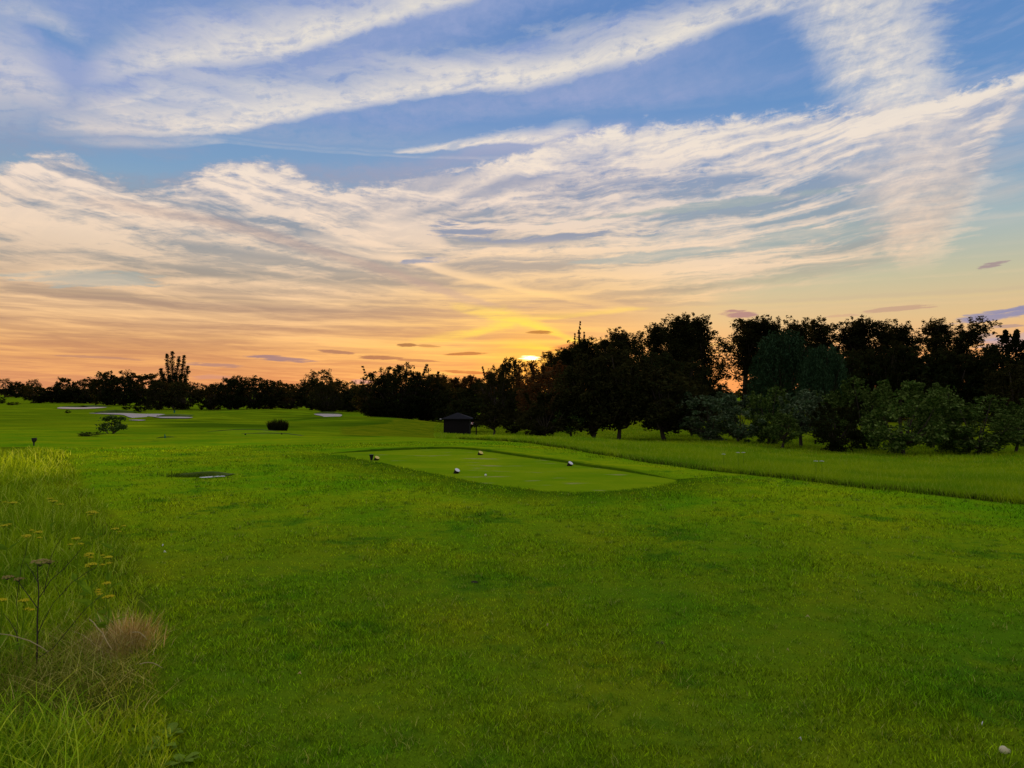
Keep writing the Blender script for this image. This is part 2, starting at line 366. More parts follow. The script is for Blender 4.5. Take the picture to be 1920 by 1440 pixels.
# below the horizon only bounce light matters
sc_ = WT.nodes.new('ShaderNodeMix'); sc_.data_type = 'RGBA'; sc_.blend_type = 'MULTIPLY'; sc_.inputs[0].default_value = 1.0
WT.links.new(hot.outputs[2], sc_.inputs[6]); sc_.inputs[7].default_value = (K, K, K, 1.0)
add_ = WT.nodes.new('ShaderNodeMix'); add_.data_type = 'RGBA'; add_.blend_type = 'ADD'; add_.inputs[0].default_value = 0.12
WT.links.new(sc_.outputs[2], add_.inputs[6]); WT.links.new(sky.outputs[0], add_.inputs[7])
bg = WT.nodes.new('ShaderNodeBackground'); bg.inputs[1].default_value = SKY_STRENGTH
WT.links.new(add_.outputs[2], bg.inputs[0])
wo = WT.nodes.new('ShaderNodeOutputWorld')
WT.links.new(bg.outputs[0], wo.inputs[0])
scene.world = world
world.cycles.sampling_method = 'MANUAL'
world.cycles.sample_map_resolution = 1024

sun = bpy.data.lights.new('sun', 'SUN')
sun.energy = 4.2
sun.angle = R(0.6)
sun.color = (1.0, 0.62, 0.30)
sun_o = bpy.data.objects.new('sun', sun)
_d = Vector((math.sin(R(SUN_AZ)) * math.cos(R(SUN_EL)), math.cos(R(SUN_AZ)) * math.cos(R(SUN_EL)), math.sin(R(SUN_EL))))
sun_o.rotation_euler = _d.to_track_quat('Z', 'Y').to_euler()
sun_o.location = (0, 0, 50)
COL.objects.link(sun_o)
# ------------------------------------------------------------------ helpers
rng = np.random.default_rng(11)
rnd = random.Random(5)

def tag(o, label=None, cat=None, group=None, kind=None):
    if label: o['label'] = label
    if cat: o['category'] = cat
    if group: o['group'] = group
    if kind: o['kind'] = kind
    return o
def empty(name, loc, rz=0.0, scale=(1, 1, 1)):
    o = bpy.data.objects.new(name, None)
    o.location = loc; o.rotation_euler = (0, 0, rz); o.scale = scale
    o.empty_display_size = 0.1
    COL.objects.link(o)
    return o
def link(name, me, mat=None, parent=None):
    if mat is not None and not me.materials: me.materials.append(mat)
    o = bpy.data.objects.new(name, me)
    COL.objects.link(o)
    if parent is not None: o.parent = parent
    return o
def np_mesh(name, verts, faces, smooth=False):
    """verts (n,3), faces (m,k) with k fixed"""
    me = bpy.data.meshes.new(name)
    verts = np.asarray(verts, dtype=np.float32); faces = np.asarray(faces, dtype=np.int32)
    m, k = faces.shape
    me.vertices.add(len(verts)); me.vertices.foreach_set('co', verts.ravel())
    me.loops.add(m * k); me.loops.foreach_set('vertex_index', faces.ravel())
    me.polygons.add(m); me.polygons.foreach_set('loop_start', np.arange(0, m * k, k, dtype=np.int32))
    me.update(calc_edges=True)
    if smooth: me.polygons.foreach_set('use_smooth', np.ones(m, dtype=bool))
    return me
class MB:
    """gathers simple solids into one mesh"""
    def __init__(self): self.v = []; self.f = []
    def add(self, v, f):
        b = len(self.v); self.v += [tuple(p) for p in v]; self.f += [tuple(i + b for i in q) for q in f]; return self
    def box(self, c, s, rz=0.0):
        m = Matrix.Rotation(rz, 3, 'Z')
        v = [Vector(c) + m @ Vector((x * s[0] / 2, y * s[1] / 2, z * s[2] / 2)) for x in (-1, 1) for y in (-1, 1) for z in (-1, 1)]
        return self.add(v, [(0, 1, 3, 2), (4, 6, 7, 5), (0, 4, 5, 1), (2, 3, 7, 6), (0, 2, 6, 4), (1, 5, 7, 3)])
    def tube(self, pts, rad, n=6, cap=True):
        pts = [Vector(p) for p in pts]; rings = []
        for i, p in enumerate(pts):
            d = (pts[min(i + 1, len(pts) - 1)] - pts[max(i - 1, 0)]).normalized()
            a = d.cross(Vector((0.31, 0.95, 0.05))).normalized(); b = d.cross(a)
            rings.append([p + (a * math.cos(t * 2 * math.pi / n) + b * math.sin(t * 2 * math.pi / n)) * rad[i] for t in range(n)])
        v = [q for r in rings for q in r]; f = []
        for i in range(len(pts) - 1):
            for t in range(n):
                f.append((i * n + t, i * n + (t + 1) % n, (i + 1) * n + (t + 1) % n, (i + 1) * n + t))
        if cap:
            f.append(tuple(range(n))[::-1]); f.append(tuple((len(pts) - 1) * n + t for t in range(n)))
        return self.add(v, f)
    def lathe(self, prof, n=16, centre=(0, 0, 0)):
        c = Vector(centre); v = []; f = []
        for r, z in prof:
            v += [c + Vector((r * math.cos(t * 2 * math.pi / n), r * math.sin(t * 2 * math.pi / n), z)) for t in range(n)]
        for i in range(len(prof) - 1):
            for t in range(n):
                f.append((i * n + t, i * n + (t + 1) % n, (i + 1) * n + (t + 1) % n, (i + 1) * n + t))
        f.append(tuple(range(n))[::-1]); f.append(tuple((len(prof) - 1) * n + t for t in range(n)))
        return self.add(v, f)
    def build(self, name, mat, parent=None, smooth=False):
        me = bpy.data.meshes.new(name); me.from_pydata(self.v, [], self.f); me.update()
        if smooth:
            me.polygons.foreach_set('use_smooth', np.ones(len(me.polygons), dtype=bool))
        return link(name, me, mat, parent)

# ------------------------------------------------------------------ the lie of the land
CP = [(x, y, 0.0) for x, y in ((-20, -15), (0, -15), (20, -15), (-14, 3), (-6, 3), (0, 3), (6, 3), (12, 3), (-11, 10), (-5, 10), (0, 10), (5, 10), (-13, 16), (-5, 16), (0, 16), (4, 15), (-15, 21), (-6, 20), (0, 20.5))]
for px, py, d in ((1920, 945, 10.6), (1600, 912, 12.5), (1300, 880, 15.6), (1180, 862, 18.3), (1900, 890, 25), (1900, 862, 40), (1600, 880, 22), (1600, 866, 33), (1600, 852, 46), (1300, 850, 30), (1300, 836, 46), (1300, 825, 58),
                  (1900, 852, 46), (1900, 830, 62), (1080, 828, 30), (1080, 825, 45), (1020, 822, 60), (1100, 824, 60), (1000, 803, 86), (860, 824, 33), (860, 819, 50), (860, 815, 72), (740, 818, 38), (740, 801, 72), (750, 787, 110), (620, 815, 42),
                  (500, 830, 28), (300, 830, 28), (100, 835, 24), (100, 810, 40), (300, 805, 45), (500, 806, 45), (100, 785, 90), (300, 788, 90), (500, 790, 85), (620, 790, 85), (100, 770, 150), (300, 778, 140), (500, 777, 145), (610, 778, 150), (700, 780, 140),
                  (100, 762, 200), (300, 765, 200), (560, 769, 175), (700, 774, 180), (30, 756, 260), (300, 757, 270), (600, 760, 270), (30, 745, 480), (1300, 800, 90), (1600, 800, 90), (1900, 800, 90), (1300, 780, 130), (1700, 780, 130)):
    x, z = ray(px, py)
    CP.append((x * d, d, CAM.z + z * d))
for r_, z_ in ((500, -2.7), (1200, -2.7), (4000, -2.7)):
    for a_ in range(0, 360, 20):
        if r_ == 500 and a_ in (340, 320): continue
        CP.append((r_ * math.sin(R(a_)), r_ * math.cos(R(a_)), z_))
for x_, y_ in ((-80, -80), (0, -90), (80, -80), (70, 20), (-60, 10), (-40, -20), (40, -20)):
    CP.append((x_, y_, -0.8))
CP = np.array(CP)
def _wp(x, y):
    r = np.hypot(x, y) + 1e-9
    s = np.arcsinh(r / 12.0) / r
    return np.stack([x * s, y * s], -1)
_P = _wp(CP[:, 0], CP[:, 1])
def _phi(r2): return np.where(r2 > 1e-12, 0.5 * r2 * np.log(r2 + 1e-12), 0.0)
_n = len(CP)
_A = np.zeros((_n + 3, _n + 3))
_D = ((_P[:, None] - _P[None]) ** 2).sum(-1)
_A[:_n, :_n] = _phi(_D) + np.eye(_n) * 0.004
_A[:_n, _n] = 1; _A[:_n, _n + 1:] = _P; _A[_n, :_n] = 1; _A[_n + 1:, :_n] = _P.T
_w = np.linalg.solve(_A, np.concatenate([CP[:, 2], np.zeros(3)]))
MOUNDS = []     # x, y, rx, ry, height
def height(x, y):
    x = np.asarray(x, dtype=np.float64); y = np.asarray(y, dtype=np.float64)
    sh = x.shape; q = _wp(x.ravel(), y.ravel())
    out = np.empty(len(q))
    for i in range(0, len(q), 20000):
        c = q[i:i + 20000]
        d2 = ((c[:, None] - _P[None]) ** 2).sum(-1)
        out[i:i + 20000] = _phi(d2) @ _w[:_n] + _w[_n] + c @ _w[_n + 1:]
    out = out.reshape(sh)
    r = np.hypot(x, y)
    # gentle unevenness that grows with distance
    k = np.clip((r - 20) / 60, 0, 1)
    out = out + k * 0.10 * (np.sin(x * 0.11 + 1.3) * np.sin(y * 0.083 + 0.4) + 0.6 * np.sin(x * 0.23 + y * 0.05)) * np.clip((400 - r) / 200, 0, 1)
    out = out + 0.012 * (np.sin(x * 1.9 + 0.5 * np.sin(y * 1.3)) * np.sin(y * 1.55 + 0.8)) * np.clip(r / 3, 0, 1) * np.clip((60 - r) / 40, 0, 1)
    for mx, my, rx, ry, h in MOUNDS:
        out = out + h * np.exp(-(((x - mx) / rx) ** 2 + ((y - my) / ry) ** 2))
    return out
def h1(x, y): return float(height(np.array([x]), np.array([y]))[0])
def at_depth(px, d):
    x = ray(px, 720)[0] * d
    return Vector((x, d, h1(x, d)))
def hits(pts):
    """ground points under photograph pixels"""
    out = []
    ds = np.concatenate([np.arange(1.5, 30, 0.05), np.arange(30, 150, 0.25), np.arange(150, 500, 1.0)])
    for px, py in pts:
        x, z = ray(px, py)
        g = height(x * ds, ds); l = CAM.z + z * ds
        i = np.argmax(l < g) if (l < g).any() else len(ds) - 1
        a, b = l[i - 1] - g[i - 1], l[i] - g[i]
        t = a / (a - b) if a != b else 0.0
        d = ds[i - 1] + (ds[i] - ds[i - 1]) * t
        out.append((x * d, d))
    return out
for px, d, rx, ry, h in ((365, 82, 7.0, 3.0, 0.75), (560, 150, 8.0, 7.0, 0.8), (590, 95, 9.0, 4.0, 0.5), (720, 92, 8.0, 4.0, 0.5), (400, 150, 14, 6, 0.5)):
    x = ray(px, 720)[0] * d
    MOUNDS.append((x, d, rx, ry, h))

def inside(poly, x, y):
    """signed distance to a polygon, positive inside"""
    P = np.array(poly); n = len(P)
    c = np.zeros(x.shape, dtype=bool); dist = np.full(x.shape, 1e9)
    for i in range(n):
        (x0, y0), (x1, y1) = P[i], P[(i + 1) % n]
        cond = (y0 > y) != (y1 > y)
        with np.errstate(divide='ignore', invalid='ignore'):
            xi = (x1 - x0) * (y - y0) / (y1 - y0 + 1e-12) + x0
        c ^= cond & (x < xi)
        ex, ey = x1 - x0, y1 - y0
        t = np.clip(((x - x0) * ex + (y - y0) * ey) / (ex * ex + ey * ey + 1e-12), 0, 1)
        dist = np.minimum(dist, np.hypot(x - x0 - ex * t, y - y0 - ey * t))
    return np.where(c, dist, -dist)

TEE_FAR = hits([(618, 851), (660, 848), (720, 845), (790, 842.5), (840, 841), (866, 841.6), (890, 844), (940, 851), (1000, 859.5), (1068, 869), (1130, 878.5), (1200, 889), (1240, 895), (1268, 900)])
TEE_NEAR = hits([(1262, 905), (1220, 913), (1150, 920), (1080, 923), (1010, 920), (960, 913), (870, 899), (780, 881), (720, 868), (660, 857)])
TEE = TEE_FAR + TEE_NEAR
ROUGH_R = [(ray(px, 720)[0] * d, d) for px, d in ((3600, 6.0), (2400, 8.6), (1920, 10.6), (1600, 12.5), (1300, 15.6), (1180, 18.3), (1080, 21.5), (960, 26.5), (860, 33), (740, 38), (640, 43), (640, 60), (700, 75), (760, 100), (900, 120), (1200, 150))] + [(160, 150), (160, 6)]
ROUGH_L = hits([(296, 1440), (280, 1330), (284, 1230), (280, 1130), (256, 1050), (208, 970), (150, 900), (132, 866), (128, 846), (60, 838), (0, 838)]) + [(-26, 22), (-26, -3), (-0.8, -3), (-1.05, 1.5)]
TEE2 = hits([(390, 811), (440, 806), (500, 807), (530, 811), (566, 817), (500, 819), (440, 816)])

# ------------------------------------------------------------------ materials
def new_mat(name):
    m = bpy.data.materials.new(name); m.use_nodes = True
    m.node_tree.nodes.clear(); V.tree = m.node_tree
    return m
def finish(m, shader, disp=None):
    o = m.node_tree.nodes.new('ShaderNodeOutputMaterial')
    m.node_tree.links.new(shader, o.inputs[0])
    if disp is not None: m.node_tree.links.new(disp, o.inputs[2])
    try: m.cycles.emission_sampling = 'NONE'
    except Exception: pass
    return m
def N(kind, **kw):
    n = V.tree.nodes.new(kind)
    for k, v in kw.items(): setattr(n, k, v)
    return n
def bsdf(colour, rough=0.9, spec=0.2, normal=None, metallic=0.0):
    n = N('ShaderNodeBsdfPrincipled')
    if isinstance(colour, tuple): n.inputs['Base Color'].default_value = (*colour, 1)
    else: V.tree.links.new(colour, n.inputs['Base Color'])
    n.inputs['Roughness'].default_value = rough
    n.inputs['Specular IOR Level'].default_value = spec
    n.inputs['Metallic'].default_value = metallic
    if normal is not None: V.tree.links.new(normal, n.inputs['Normal'])
    return n.outputs[0]
def leafy(colour, thin=0.35, warm=1.0, tcol=None):
    a = N('ShaderNodeBsdfDiffuse'); b = N('ShaderNodeBsdfTranslucent'); m = N('ShaderNodeMixShader')
    m.inputs[0].default_value = thin
    V.tree.links.new(colour, a.inputs[0]); V.tree.links.new(tcol if tcol is not None else colour, b.inputs[0])
    V.tree.links.new(a.outputs[0], m.inputs[1]); V.tree.links.new(b.outputs[0], m.inputs[2])
    return m.outputs[0]
def bump(h, strength=0.4, dist=0.02):
    n = N('ShaderNodeBump'); n.inputs['Strength'].default_value = strength; n.inputs['Distance'].default_value = dist
    V.tree.links.new(h.s, n.inputs['Height']); return n.outputs[0]
def world_pos():
    return N('ShaderNodeNewGeometry').outputs['Position']
def sep(v):
    s = N('ShaderNodeSeparateXYZ'); V.tree.links.new(v, s.inputs[0]); return V(s.outputs[0]), V(s.outputs[1]), V(s.outputs[2])
def sharp(n, k): return V.op('ADD', (n - 0.5) * k, 0.5, clamp=True)
def scaled(v, k):
    n = N('ShaderNodeVectorMath', operation='SCALE'); V.tree.links.new(v, n.inputs[0]); n.inputs['Scale'].default_value = k; return n.outputs[0]
def gained(c, k):
    n = N('ShaderNodeMix'); n.data_type = 'RGBA'; n.blend_type = 'MULTIPLY'; n.inputs[0].default_value = 1.0
    V.tree.links.new(c, n.inputs[6])
    if isinstance(k, V):
        cc = N('ShaderNodeCombineColor'); [V.tree.links.new(k.s, cc.inputs[i]) for i in range(3)]
        V.tree.links.new(cc.outputs[0], n.inputs[7])
    else: n.inputs[7].default_value = (k, k, k, 1)
    return n.outputs[2]

LAWN_G, LAWN_Y, LAWN_B, LAWN_D = (0.135, 0.330, 0.004), (0.300, 0.400, 0.005), (0.28, 0.28, 0.015), (0.060, 0.210, 0.006)
def lawn_colour(p):
    """mown turf: green, yellowed and browned in patches"""
    n1 = noise(p, 0.35, 3.0, 0.55); n2 = noise(p, 1.3, 4.0, 0.6); n3 = noise(p, 5.5, 3.0, 0.6); n4 = noise(p, 0.9, 3.0, 0.55)
    c = mix(sharp(n1 * 0.55 + n2 * 0.3 + n3 * 0.15, 5.0), LAWN_G, LAWN_Y)
    c = mix(sstep(n2 * 0.6 + n3 * 0.4, 0.58, 0.74) * 0.7, c, LAWN_B)
    c = mix(sstep(n4 * 0.7 + n3 * 0.3, 0.46, 0.34) * 0.75, c, LAWN_D)
    return c

# the ground sheet: fine rings round the viewpoint, out past the horizon
col_a = np.concatenate([np.arange(-42, 42.01, 0.3), np.arange(46, 314.1, 4.0)])
col_a = np.radians(col_a)
radii = np.concatenate([[0.35], 0.6 * 1.0135 ** np.arange(0, 660)])
radii = radii[radii < 4200]
GA, GR = np.meshgrid(col_a, radii)
GX, GY = np.sin(GA) * GR, np.cos(GA) * GR
GZ = height(GX, GY)
nr, nc = GX.shape
idx = np.arange(nr * nc).reshape(nr, nc)
nx = np.roll(idx, -1, axis=1)
quads = np.stack([idx[:-1].ravel(), idx[1:].ravel(), nx[1:].ravel(), nx[:-1].ravel()], -1)[:, ::-1]
gm = np_mesh('ground', np.stack([GX, GY, GZ], -1).reshape(-1, 3), quads, smooth=True)
near = GR < 200
def band(poly, soft, lo=0.0):
    s = np.full(GX.shape, -50.0)
    s[near] = inside(poly, GX[near], GY[near])
    return np.clip((s - lo) / soft + 0.5, 0, 1)
z_r = np.maximum(band(ROUGH_R, 0.25), band(ROUGH_L, 0.25))
z_t = np.maximum(band(TEE, 0.06), band(TEE2, 0.2))
s_tee = np.full(GX.shape, -50.0); s_tee[near] = inside(TEE, GX[near], GY[near])
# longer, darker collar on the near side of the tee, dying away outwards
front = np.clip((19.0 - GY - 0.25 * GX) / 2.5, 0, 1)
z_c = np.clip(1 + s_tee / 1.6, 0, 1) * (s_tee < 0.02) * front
for mx, my, rx, ry, h in MOUNDS:
    pass
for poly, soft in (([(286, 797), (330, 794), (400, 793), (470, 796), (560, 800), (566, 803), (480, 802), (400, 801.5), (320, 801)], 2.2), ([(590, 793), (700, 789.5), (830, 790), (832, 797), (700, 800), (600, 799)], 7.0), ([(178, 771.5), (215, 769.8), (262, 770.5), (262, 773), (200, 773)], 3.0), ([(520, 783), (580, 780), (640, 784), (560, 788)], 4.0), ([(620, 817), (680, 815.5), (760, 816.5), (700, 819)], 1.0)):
    z_c = np.maximum(z_c, 0.85 * band(hits(poly), soft))  # dark banks: shade of slopes facing the camera painted in, plus longer grass
attr = gm.color_attributes.new('zone', 'FLOAT_COLOR', 'POINT')
attr.data.foreach_set('color', np.stack([z_r, z_t, z_c, np.ones_like(z_r)], -1).astype(np.float32).ravel())

m_ground = new_mat('turf')
pos = world_pos()
za = N('ShaderNodeAttribute', attribute_name='zone')
sz = N('ShaderNodeSeparateColor'); V.tree.links.new(za.outputs[0], sz.inputs[0])
zr, zt, zc = (V(sz.outputs[i]) for i in range(3))
c_lawn = lawn_colour(pos)
gx, gy, gz = sep(pos)
far_t = sstep(gy, 16.0, 60.0)
nf = noise(vec(gx * 0.05, gy * 0.16, 2.0), 1.0, 5.0, 0.6)
nf2 = noise(vec(gx * 0.35, gy * 0.9, 7.0), 1.0, 4.0, 0.6)
c_far = mix(sharp(nf * 0.6 + nf2 * 0.4, 5.0), (0.110, 0.225, 0.004), (0.230, 0.320, 0.005))
stripe = sharp(noise(vec(gx * 0.12 + gy * 0.05, gy * 0.55 - gx * 0.10, 9.0), 1.0, 3.0, 0.5), 4.0)
c_far = gained(c_far, stripe * 0.5 + 0.64)
thatch = mix(noise(pos, 30.0, 3.0, 0.7), (0.020, 0.040, 0.004), (0.085, 0.110, 0.012))
c_lawn = mix(sstep(V.op('SQRT', gx * gx + gy * gy), 14.0, 5.0) * 0.5, c_lawn, thatch)
c = mix(far_t, c_lawn, c_far)
n_t = noise(vec(gx * 0.5, gy * 1.1, 1.0), 1.0, 3.0, 0.6)
n_w = noise(vec(gx * 0.8, gy * 2.4, 4.0), 1.0, 3.0, 0.6)
c_tee = mix(sharp(n_t, 4.0), (0.165, 0.310, 0.004), (0.245, 0.365, 0.006))
c_tee = mix(sstep(n_w, 0.60, 0.70) * 0.8, c_tee, (0.34, 0.34, 0.10))
n_r = noise(pos, 0.5, 4.0, 0.6); n_r2 = noise(pos, 3.5, 3.0, 0.6)
c_rgh0 = mix(sharp(n_r * 0.6 + n_r2 * 0.4, 4.5), (0.085, 0.160, 0.003), (0.220, 0.255, 0.005))
c_rgh = mix(sstep(gy, 14.0, 6.0) * 0.8, c_rgh0, thatch)
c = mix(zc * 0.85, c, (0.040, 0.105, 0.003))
c = mix(zt, c, c_tee)
c = mix(zr, c, c_rgh)
hgt = noise(pos, 14.0, 4.0, 0.7) * 0.6 + noise(pos, 2.2, 3.0, 0.6) * 2.0 + noise(pos, 60.0, 2.0, 0.7) * 0.3
finish(m_ground, bsdf(c, 1.0, 0.0, bump(hgt, 0.75, 0.045)))
ground = link('ground', gm, m_ground); tag(ground, kind='structure')
# ------------------------------------------------------------------ tree kinds
def leaf_cards(C, size, up=0.0, seed=0, droop=0.0, long=1.6):
    """folded leaf or leaf-spray faces (two triangles as one bent quad) at points C"""
    g = np.random.default_rng(seed); n = len(C)
    d = g.normal(size=(n, 3)); d[:, 2] = d[:, 2] * 0.7 + up - droop
    d /= np.linalg.norm(d, axis=1)[:, None]
    a = np.cross(d, g.normal(size=(n, 3))); a /= np.linalg.norm(a, axis=1)[:, None]
    s = (size * g.uniform(0.6, 1.35, n))[:, None]
    tip, base = C + d * s * long * 0.5, C - d * s * long * 0.5
    nrm = np.cross(d, a)
    l = C + a * s * 0.42 + nrm * s * 0.12; r = C - a * s * 0.42 + nrm * s * 0.12
    v = np.stack([base, r, tip, l], 1).reshape(-1, 3)
    f = np.arange(n * 4).reshape(n, 4)
    return v, f
def clump(centres, radii, per, g, flat=0.8):
    c = np.repeat(centres, per, axis=0); r = np.repeat(radii, per)
    o = g.normal(size=(len(c), 3)); o /= (np.linalg.norm(o, axis=1)[:, None] + 1e-9)
    o *= (g.uniform(0, 1, len(c)) ** 0.5)[:, None]
    o[:, 2] *= flat
    return c + o * r[:, None]

m_bark = new_mat('bark')
pos = world_pos()
finish(m_bark, bsdf(mix(noise(pos, 6.0, 4.0, 0.6), (0.030, 0.024, 0.018), (0.085, 0.070, 0.052)), 0.9, 0.1))
def leaf_mat(name, a, b, thin=0.28, t=(0.06, 0.045, 0.010)):
    m = new_mat(name)
    gi = N('ShaderNodeNewGeometry')
    oi = N('ShaderNodeObjectInfo')
    k = V(gi.outputs['Random Per Island'])
    c = mix(k * k, a, b)
    c = gained(c, V(oi.outputs['Random']) * 0.5 + 0.75)
    tc_ = N('ShaderNodeRGB'); tc_.outputs[0].default_value = (*t, 1)
    return finish(m, leafy(c, thin, tcol=tc_.outputs[0]))
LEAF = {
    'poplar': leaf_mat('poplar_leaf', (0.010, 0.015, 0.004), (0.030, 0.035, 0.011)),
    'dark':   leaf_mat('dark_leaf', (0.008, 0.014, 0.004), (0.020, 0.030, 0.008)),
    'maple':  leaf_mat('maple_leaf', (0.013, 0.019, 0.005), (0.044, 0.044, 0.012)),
    'apple':  leaf_mat('apple_leaf', (0.028, 0.070, 0.008), (0.190, 0.270, 0.060), 0.2, (0.06, 0.08, 0.012)),
    'silver': leaf_mat('silver_leaf', (0.042, 0.085, 0.030), (0.190, 0.260, 0.130), 0.2, (0.05, 0.07, 0.02)),
    'willow': leaf_mat('willow_leaf', (0.010, 0.030, 0.012), (0.060, 0.125, 0.055), 0.2, (0.04, 0.06, 0.016)),
    'bush':   leaf_mat('bush_leaf', (0.040, 0.060, 0.012), (0.095, 0.120, 0.035), 0.2, (0.07, 0.07, 0.012)),
    'russet': leaf_mat('russet_leaf', (0.040, 0.030, 0.010), (0.085, 0.060, 0.022), 0.35, (0.16, 0.05, 0.01)),
}

def skeleton(kind, g):
    """limbs as (points, radii) and the centres round which leaves grow"""
    limbs, cen, rad = [], [], []
    def limb(p, d, ln, r0, seg=5, lift=0.0, wob=0.15, r1=0.25):
        pts = [np.array(p, float)]; d = np.array(d, float); d /= np.linalg.norm(d)
        for i in range(seg):
            d = d + g.normal(size=3) * wob * 0.5 + np.array([0, 0, lift]) / seg
            d /= np.linalg.norm(d)
            pts.append(pts[-1] + d * ln / seg)
        limbs.append((pts, np.linspace(r0, r0 * r1, seg + 1)))
        return pts
    return limbs, cen, rad, limb

def make_poplar(seed, H=17.0, lean=0.0, ragged=1.0, bare=0.12):
    g = np.random.default_rng(seed)
    limbs, cen, rad, limb = skeleton('p', g)
    tr = limb((0, 0, 0), (lean, 0, 1), H * 0.92, 0.34, 10, 0.1, 0.10, 0.12)
    tr = np.array(tr)
    n = 26
    for i in range(n):
        t = bare + (0.93 - bare) * (i + g.uniform(0, .7)) / n
        k = min(int(t * 10), 9); f = t * 10 - k
        p = tr[k] * (1 - f) + tr[k + 1] * f
        a = g.uniform(0, 6.283)
        ln = H * (0.30 * (1 - t) ** 0.7 + 0.07) * g.uniform(0.75, 1.25)
        out = 0.62 * (1.0 if t > 0.2 else 1.1)
        q = limb(p, (math.cos(a) * out + lean * .5, math.sin(a) * out, 0.85), ln, 0.11 * (1.1 - t), 5, 0.5, 0.22)
        for j in range(1, 6):
            if g.uniform() < 0.10 * ragged: continue
            for _ in range(5):
                cen.append(q[j] + g.normal(size=3) * H * 0.026); rad.append(H * g.uniform(0.014, 0.036) * (1.2 - 0.4 * t))
    for j in range(3, 11):
        cen.append(tr[j] + g.normal(size=3) * 0.25); rad.append(H * 0.045)
    for _ in range(9):
        a = g.uniform(0, 6.283); z = H * g.uniform(0.86, 0.97); r = H * 0.07 * g.uniform(0.2, 1)
        q = limb(tr[8], (math.cos(a) * r + lean, math.sin(a) * r, H * 0.16), z - H * 0.70, 0.03, 4, 0.1, 0.08)[1:]
        for p in q[1:]: cen.append(p); rad.append(H * 0.016)
    return limbs, np.array(cen), np.array(rad), 25, 0.18, dict(up=0.5, tall=1.5)

def make_spire(seed, H=16.0, fat=True):
    g = np.random.default_rng(seed)
    limbs, cen, rad, limb = skeleton('s', g)
    limb((0, 0, 0), (0, 0, 1), H * 0.3, 0.35, 3, 0, 0.03)
    tops = [(-0.25, .70), (-0.13, .95), (-0.02, 1.0), (0.10, .90), (0.20, .93), (0.29, .74), (0.04, .62), (-0.19, .60), (0.15, .60), (-0.07, .56), (0.24, .5)] if fat else [(-0.16, .86), (-0.03, 1.0), (0.06, .95), (0.15, .88)]
    for ox, hh in tops:
        b = np.array([ox * H * 0.25, g.normal() * 0.5, H * 0.10])
        e = np.array([ox * H * 0.58, g.normal() * 0.8, H * hh])
        pts = [b + (e - b) * t + np.array([0, 0, 0]) * t for t in np.linspace(0, 1, 9)]
        limbs.append((pts, np.linspace(0.16, 0.03, 9)))
        for t in np.linspace(0.08, 1.0, 26):
            cen.append(b + (e - b) * t + g.normal(size=3) * 0.10)
            rad.append((H * 0.052 * (1.10 - t) ** 0.6 * g.uniform(0.85, 1.15) + 0.10) * (1.0 if fat else 0.45))
    return limbs, np.array(cen), np.array(rad), 44, 0.22, dict(up=0.8)

def make_round(seed, H=8.0, wr=0.42, trunk=0.16, n=95, per=62, leaf=0.20, bumps=0.22, shoots=0, low=0.25, flat=0.9, droop=0.0, cr=0.075, stems=1, taper=0.0):
    """broad crown: limbs fan out to clumps spread over a lumpy dome"""
    g = np.random.default_rng(seed)
    limbs, cen, rad, limb = skeleton('r', g)
    base = H * trunk
    for s in range(stems):
        o = (0, 0) if stems == 1 else (g.normal() * 0.12 * H * 0.2, g.normal() * 0.12 * H * 0.2)
        limb((0, 0, -0.1), (g.normal() * 0.08 + o[0], g.normal() * 0.08 + o[1], 1), base * 1.5 + 0.1, 0.022 * H / math.sqrt(stems) + 0.03, 4, 0, 0.12, 0.6)
    cz, ru, rl = H * (low + (1 - low) * 0.42), H * (1 - (low + (1 - low) * 0.42)), H * (1 - low) * 0.42
    lob = g.normal(size=(7, 3)); lob /= np.linalg.norm(lob, axis=1)[:, None]
    for i in range(n):
        d = g.normal(size=3); d /= np.linalg.norm(d)
        k = g.uniform(0.35, 1.0) ** 0.5
        amp = 1.0 + bumps * (np.max(lob @ d) - 0.75) * 1.6 + g.normal() * 0.05
        tp = 1.0 + taper * min(d[2], 0.0)
        p = np.array([d[0] * wr * H * tp, d[1] * wr * H * tp, d[2] * (ru if d[2] > 0 else rl)]) * k * amp
        p[2] += cz
        p[2] = max(p[2], H * 0.04)
        cen.append(p); rad.append(H * cr * g.uniform(0.7, 1.35))
        if i % 4 == 0:
            s = np.array([g.normal() * 0.05, g.normal() * 0.05, base * g.uniform(0.8, 1.4)])
            m = (s + p) / 2 + np.array([0, 0, -0.06 * H]) + g.normal(size=3) * 0.03 * H
            pts = [s + (m - s) * 2 * t if t < 0.5 else m + (p - m) * (2 * t - 1) for t in np.linspace(0, 1, 6)]
            limbs.append((pts, np.linspace(0.012 * H, 0.003 * H, 6)))
    for _ in range(shoots):
        a = g.uniform(0, 6.283); r = wr * H * math.sqrt(g.uniform(0, 0.75))
        z0 = cz + ru * math.sqrt(max(0.05, 1 - (r / (wr * H)) ** 2)) * 0.9
        ln = H * g.uniform(0.08, 0.22)
        q = [np.array((math.cos(a) * (r + .3 * ln * u), math.sin(a) * (r + .3 * ln * u), z0 + ln * u)) for u in np.linspace(0, 1, 5)]
        for p in q: cen.append(p); rad.append(0.05 * H * 0.55)
    return limbs, np.array(cen), np.array(rad), per, leaf, dict(droop=droop)

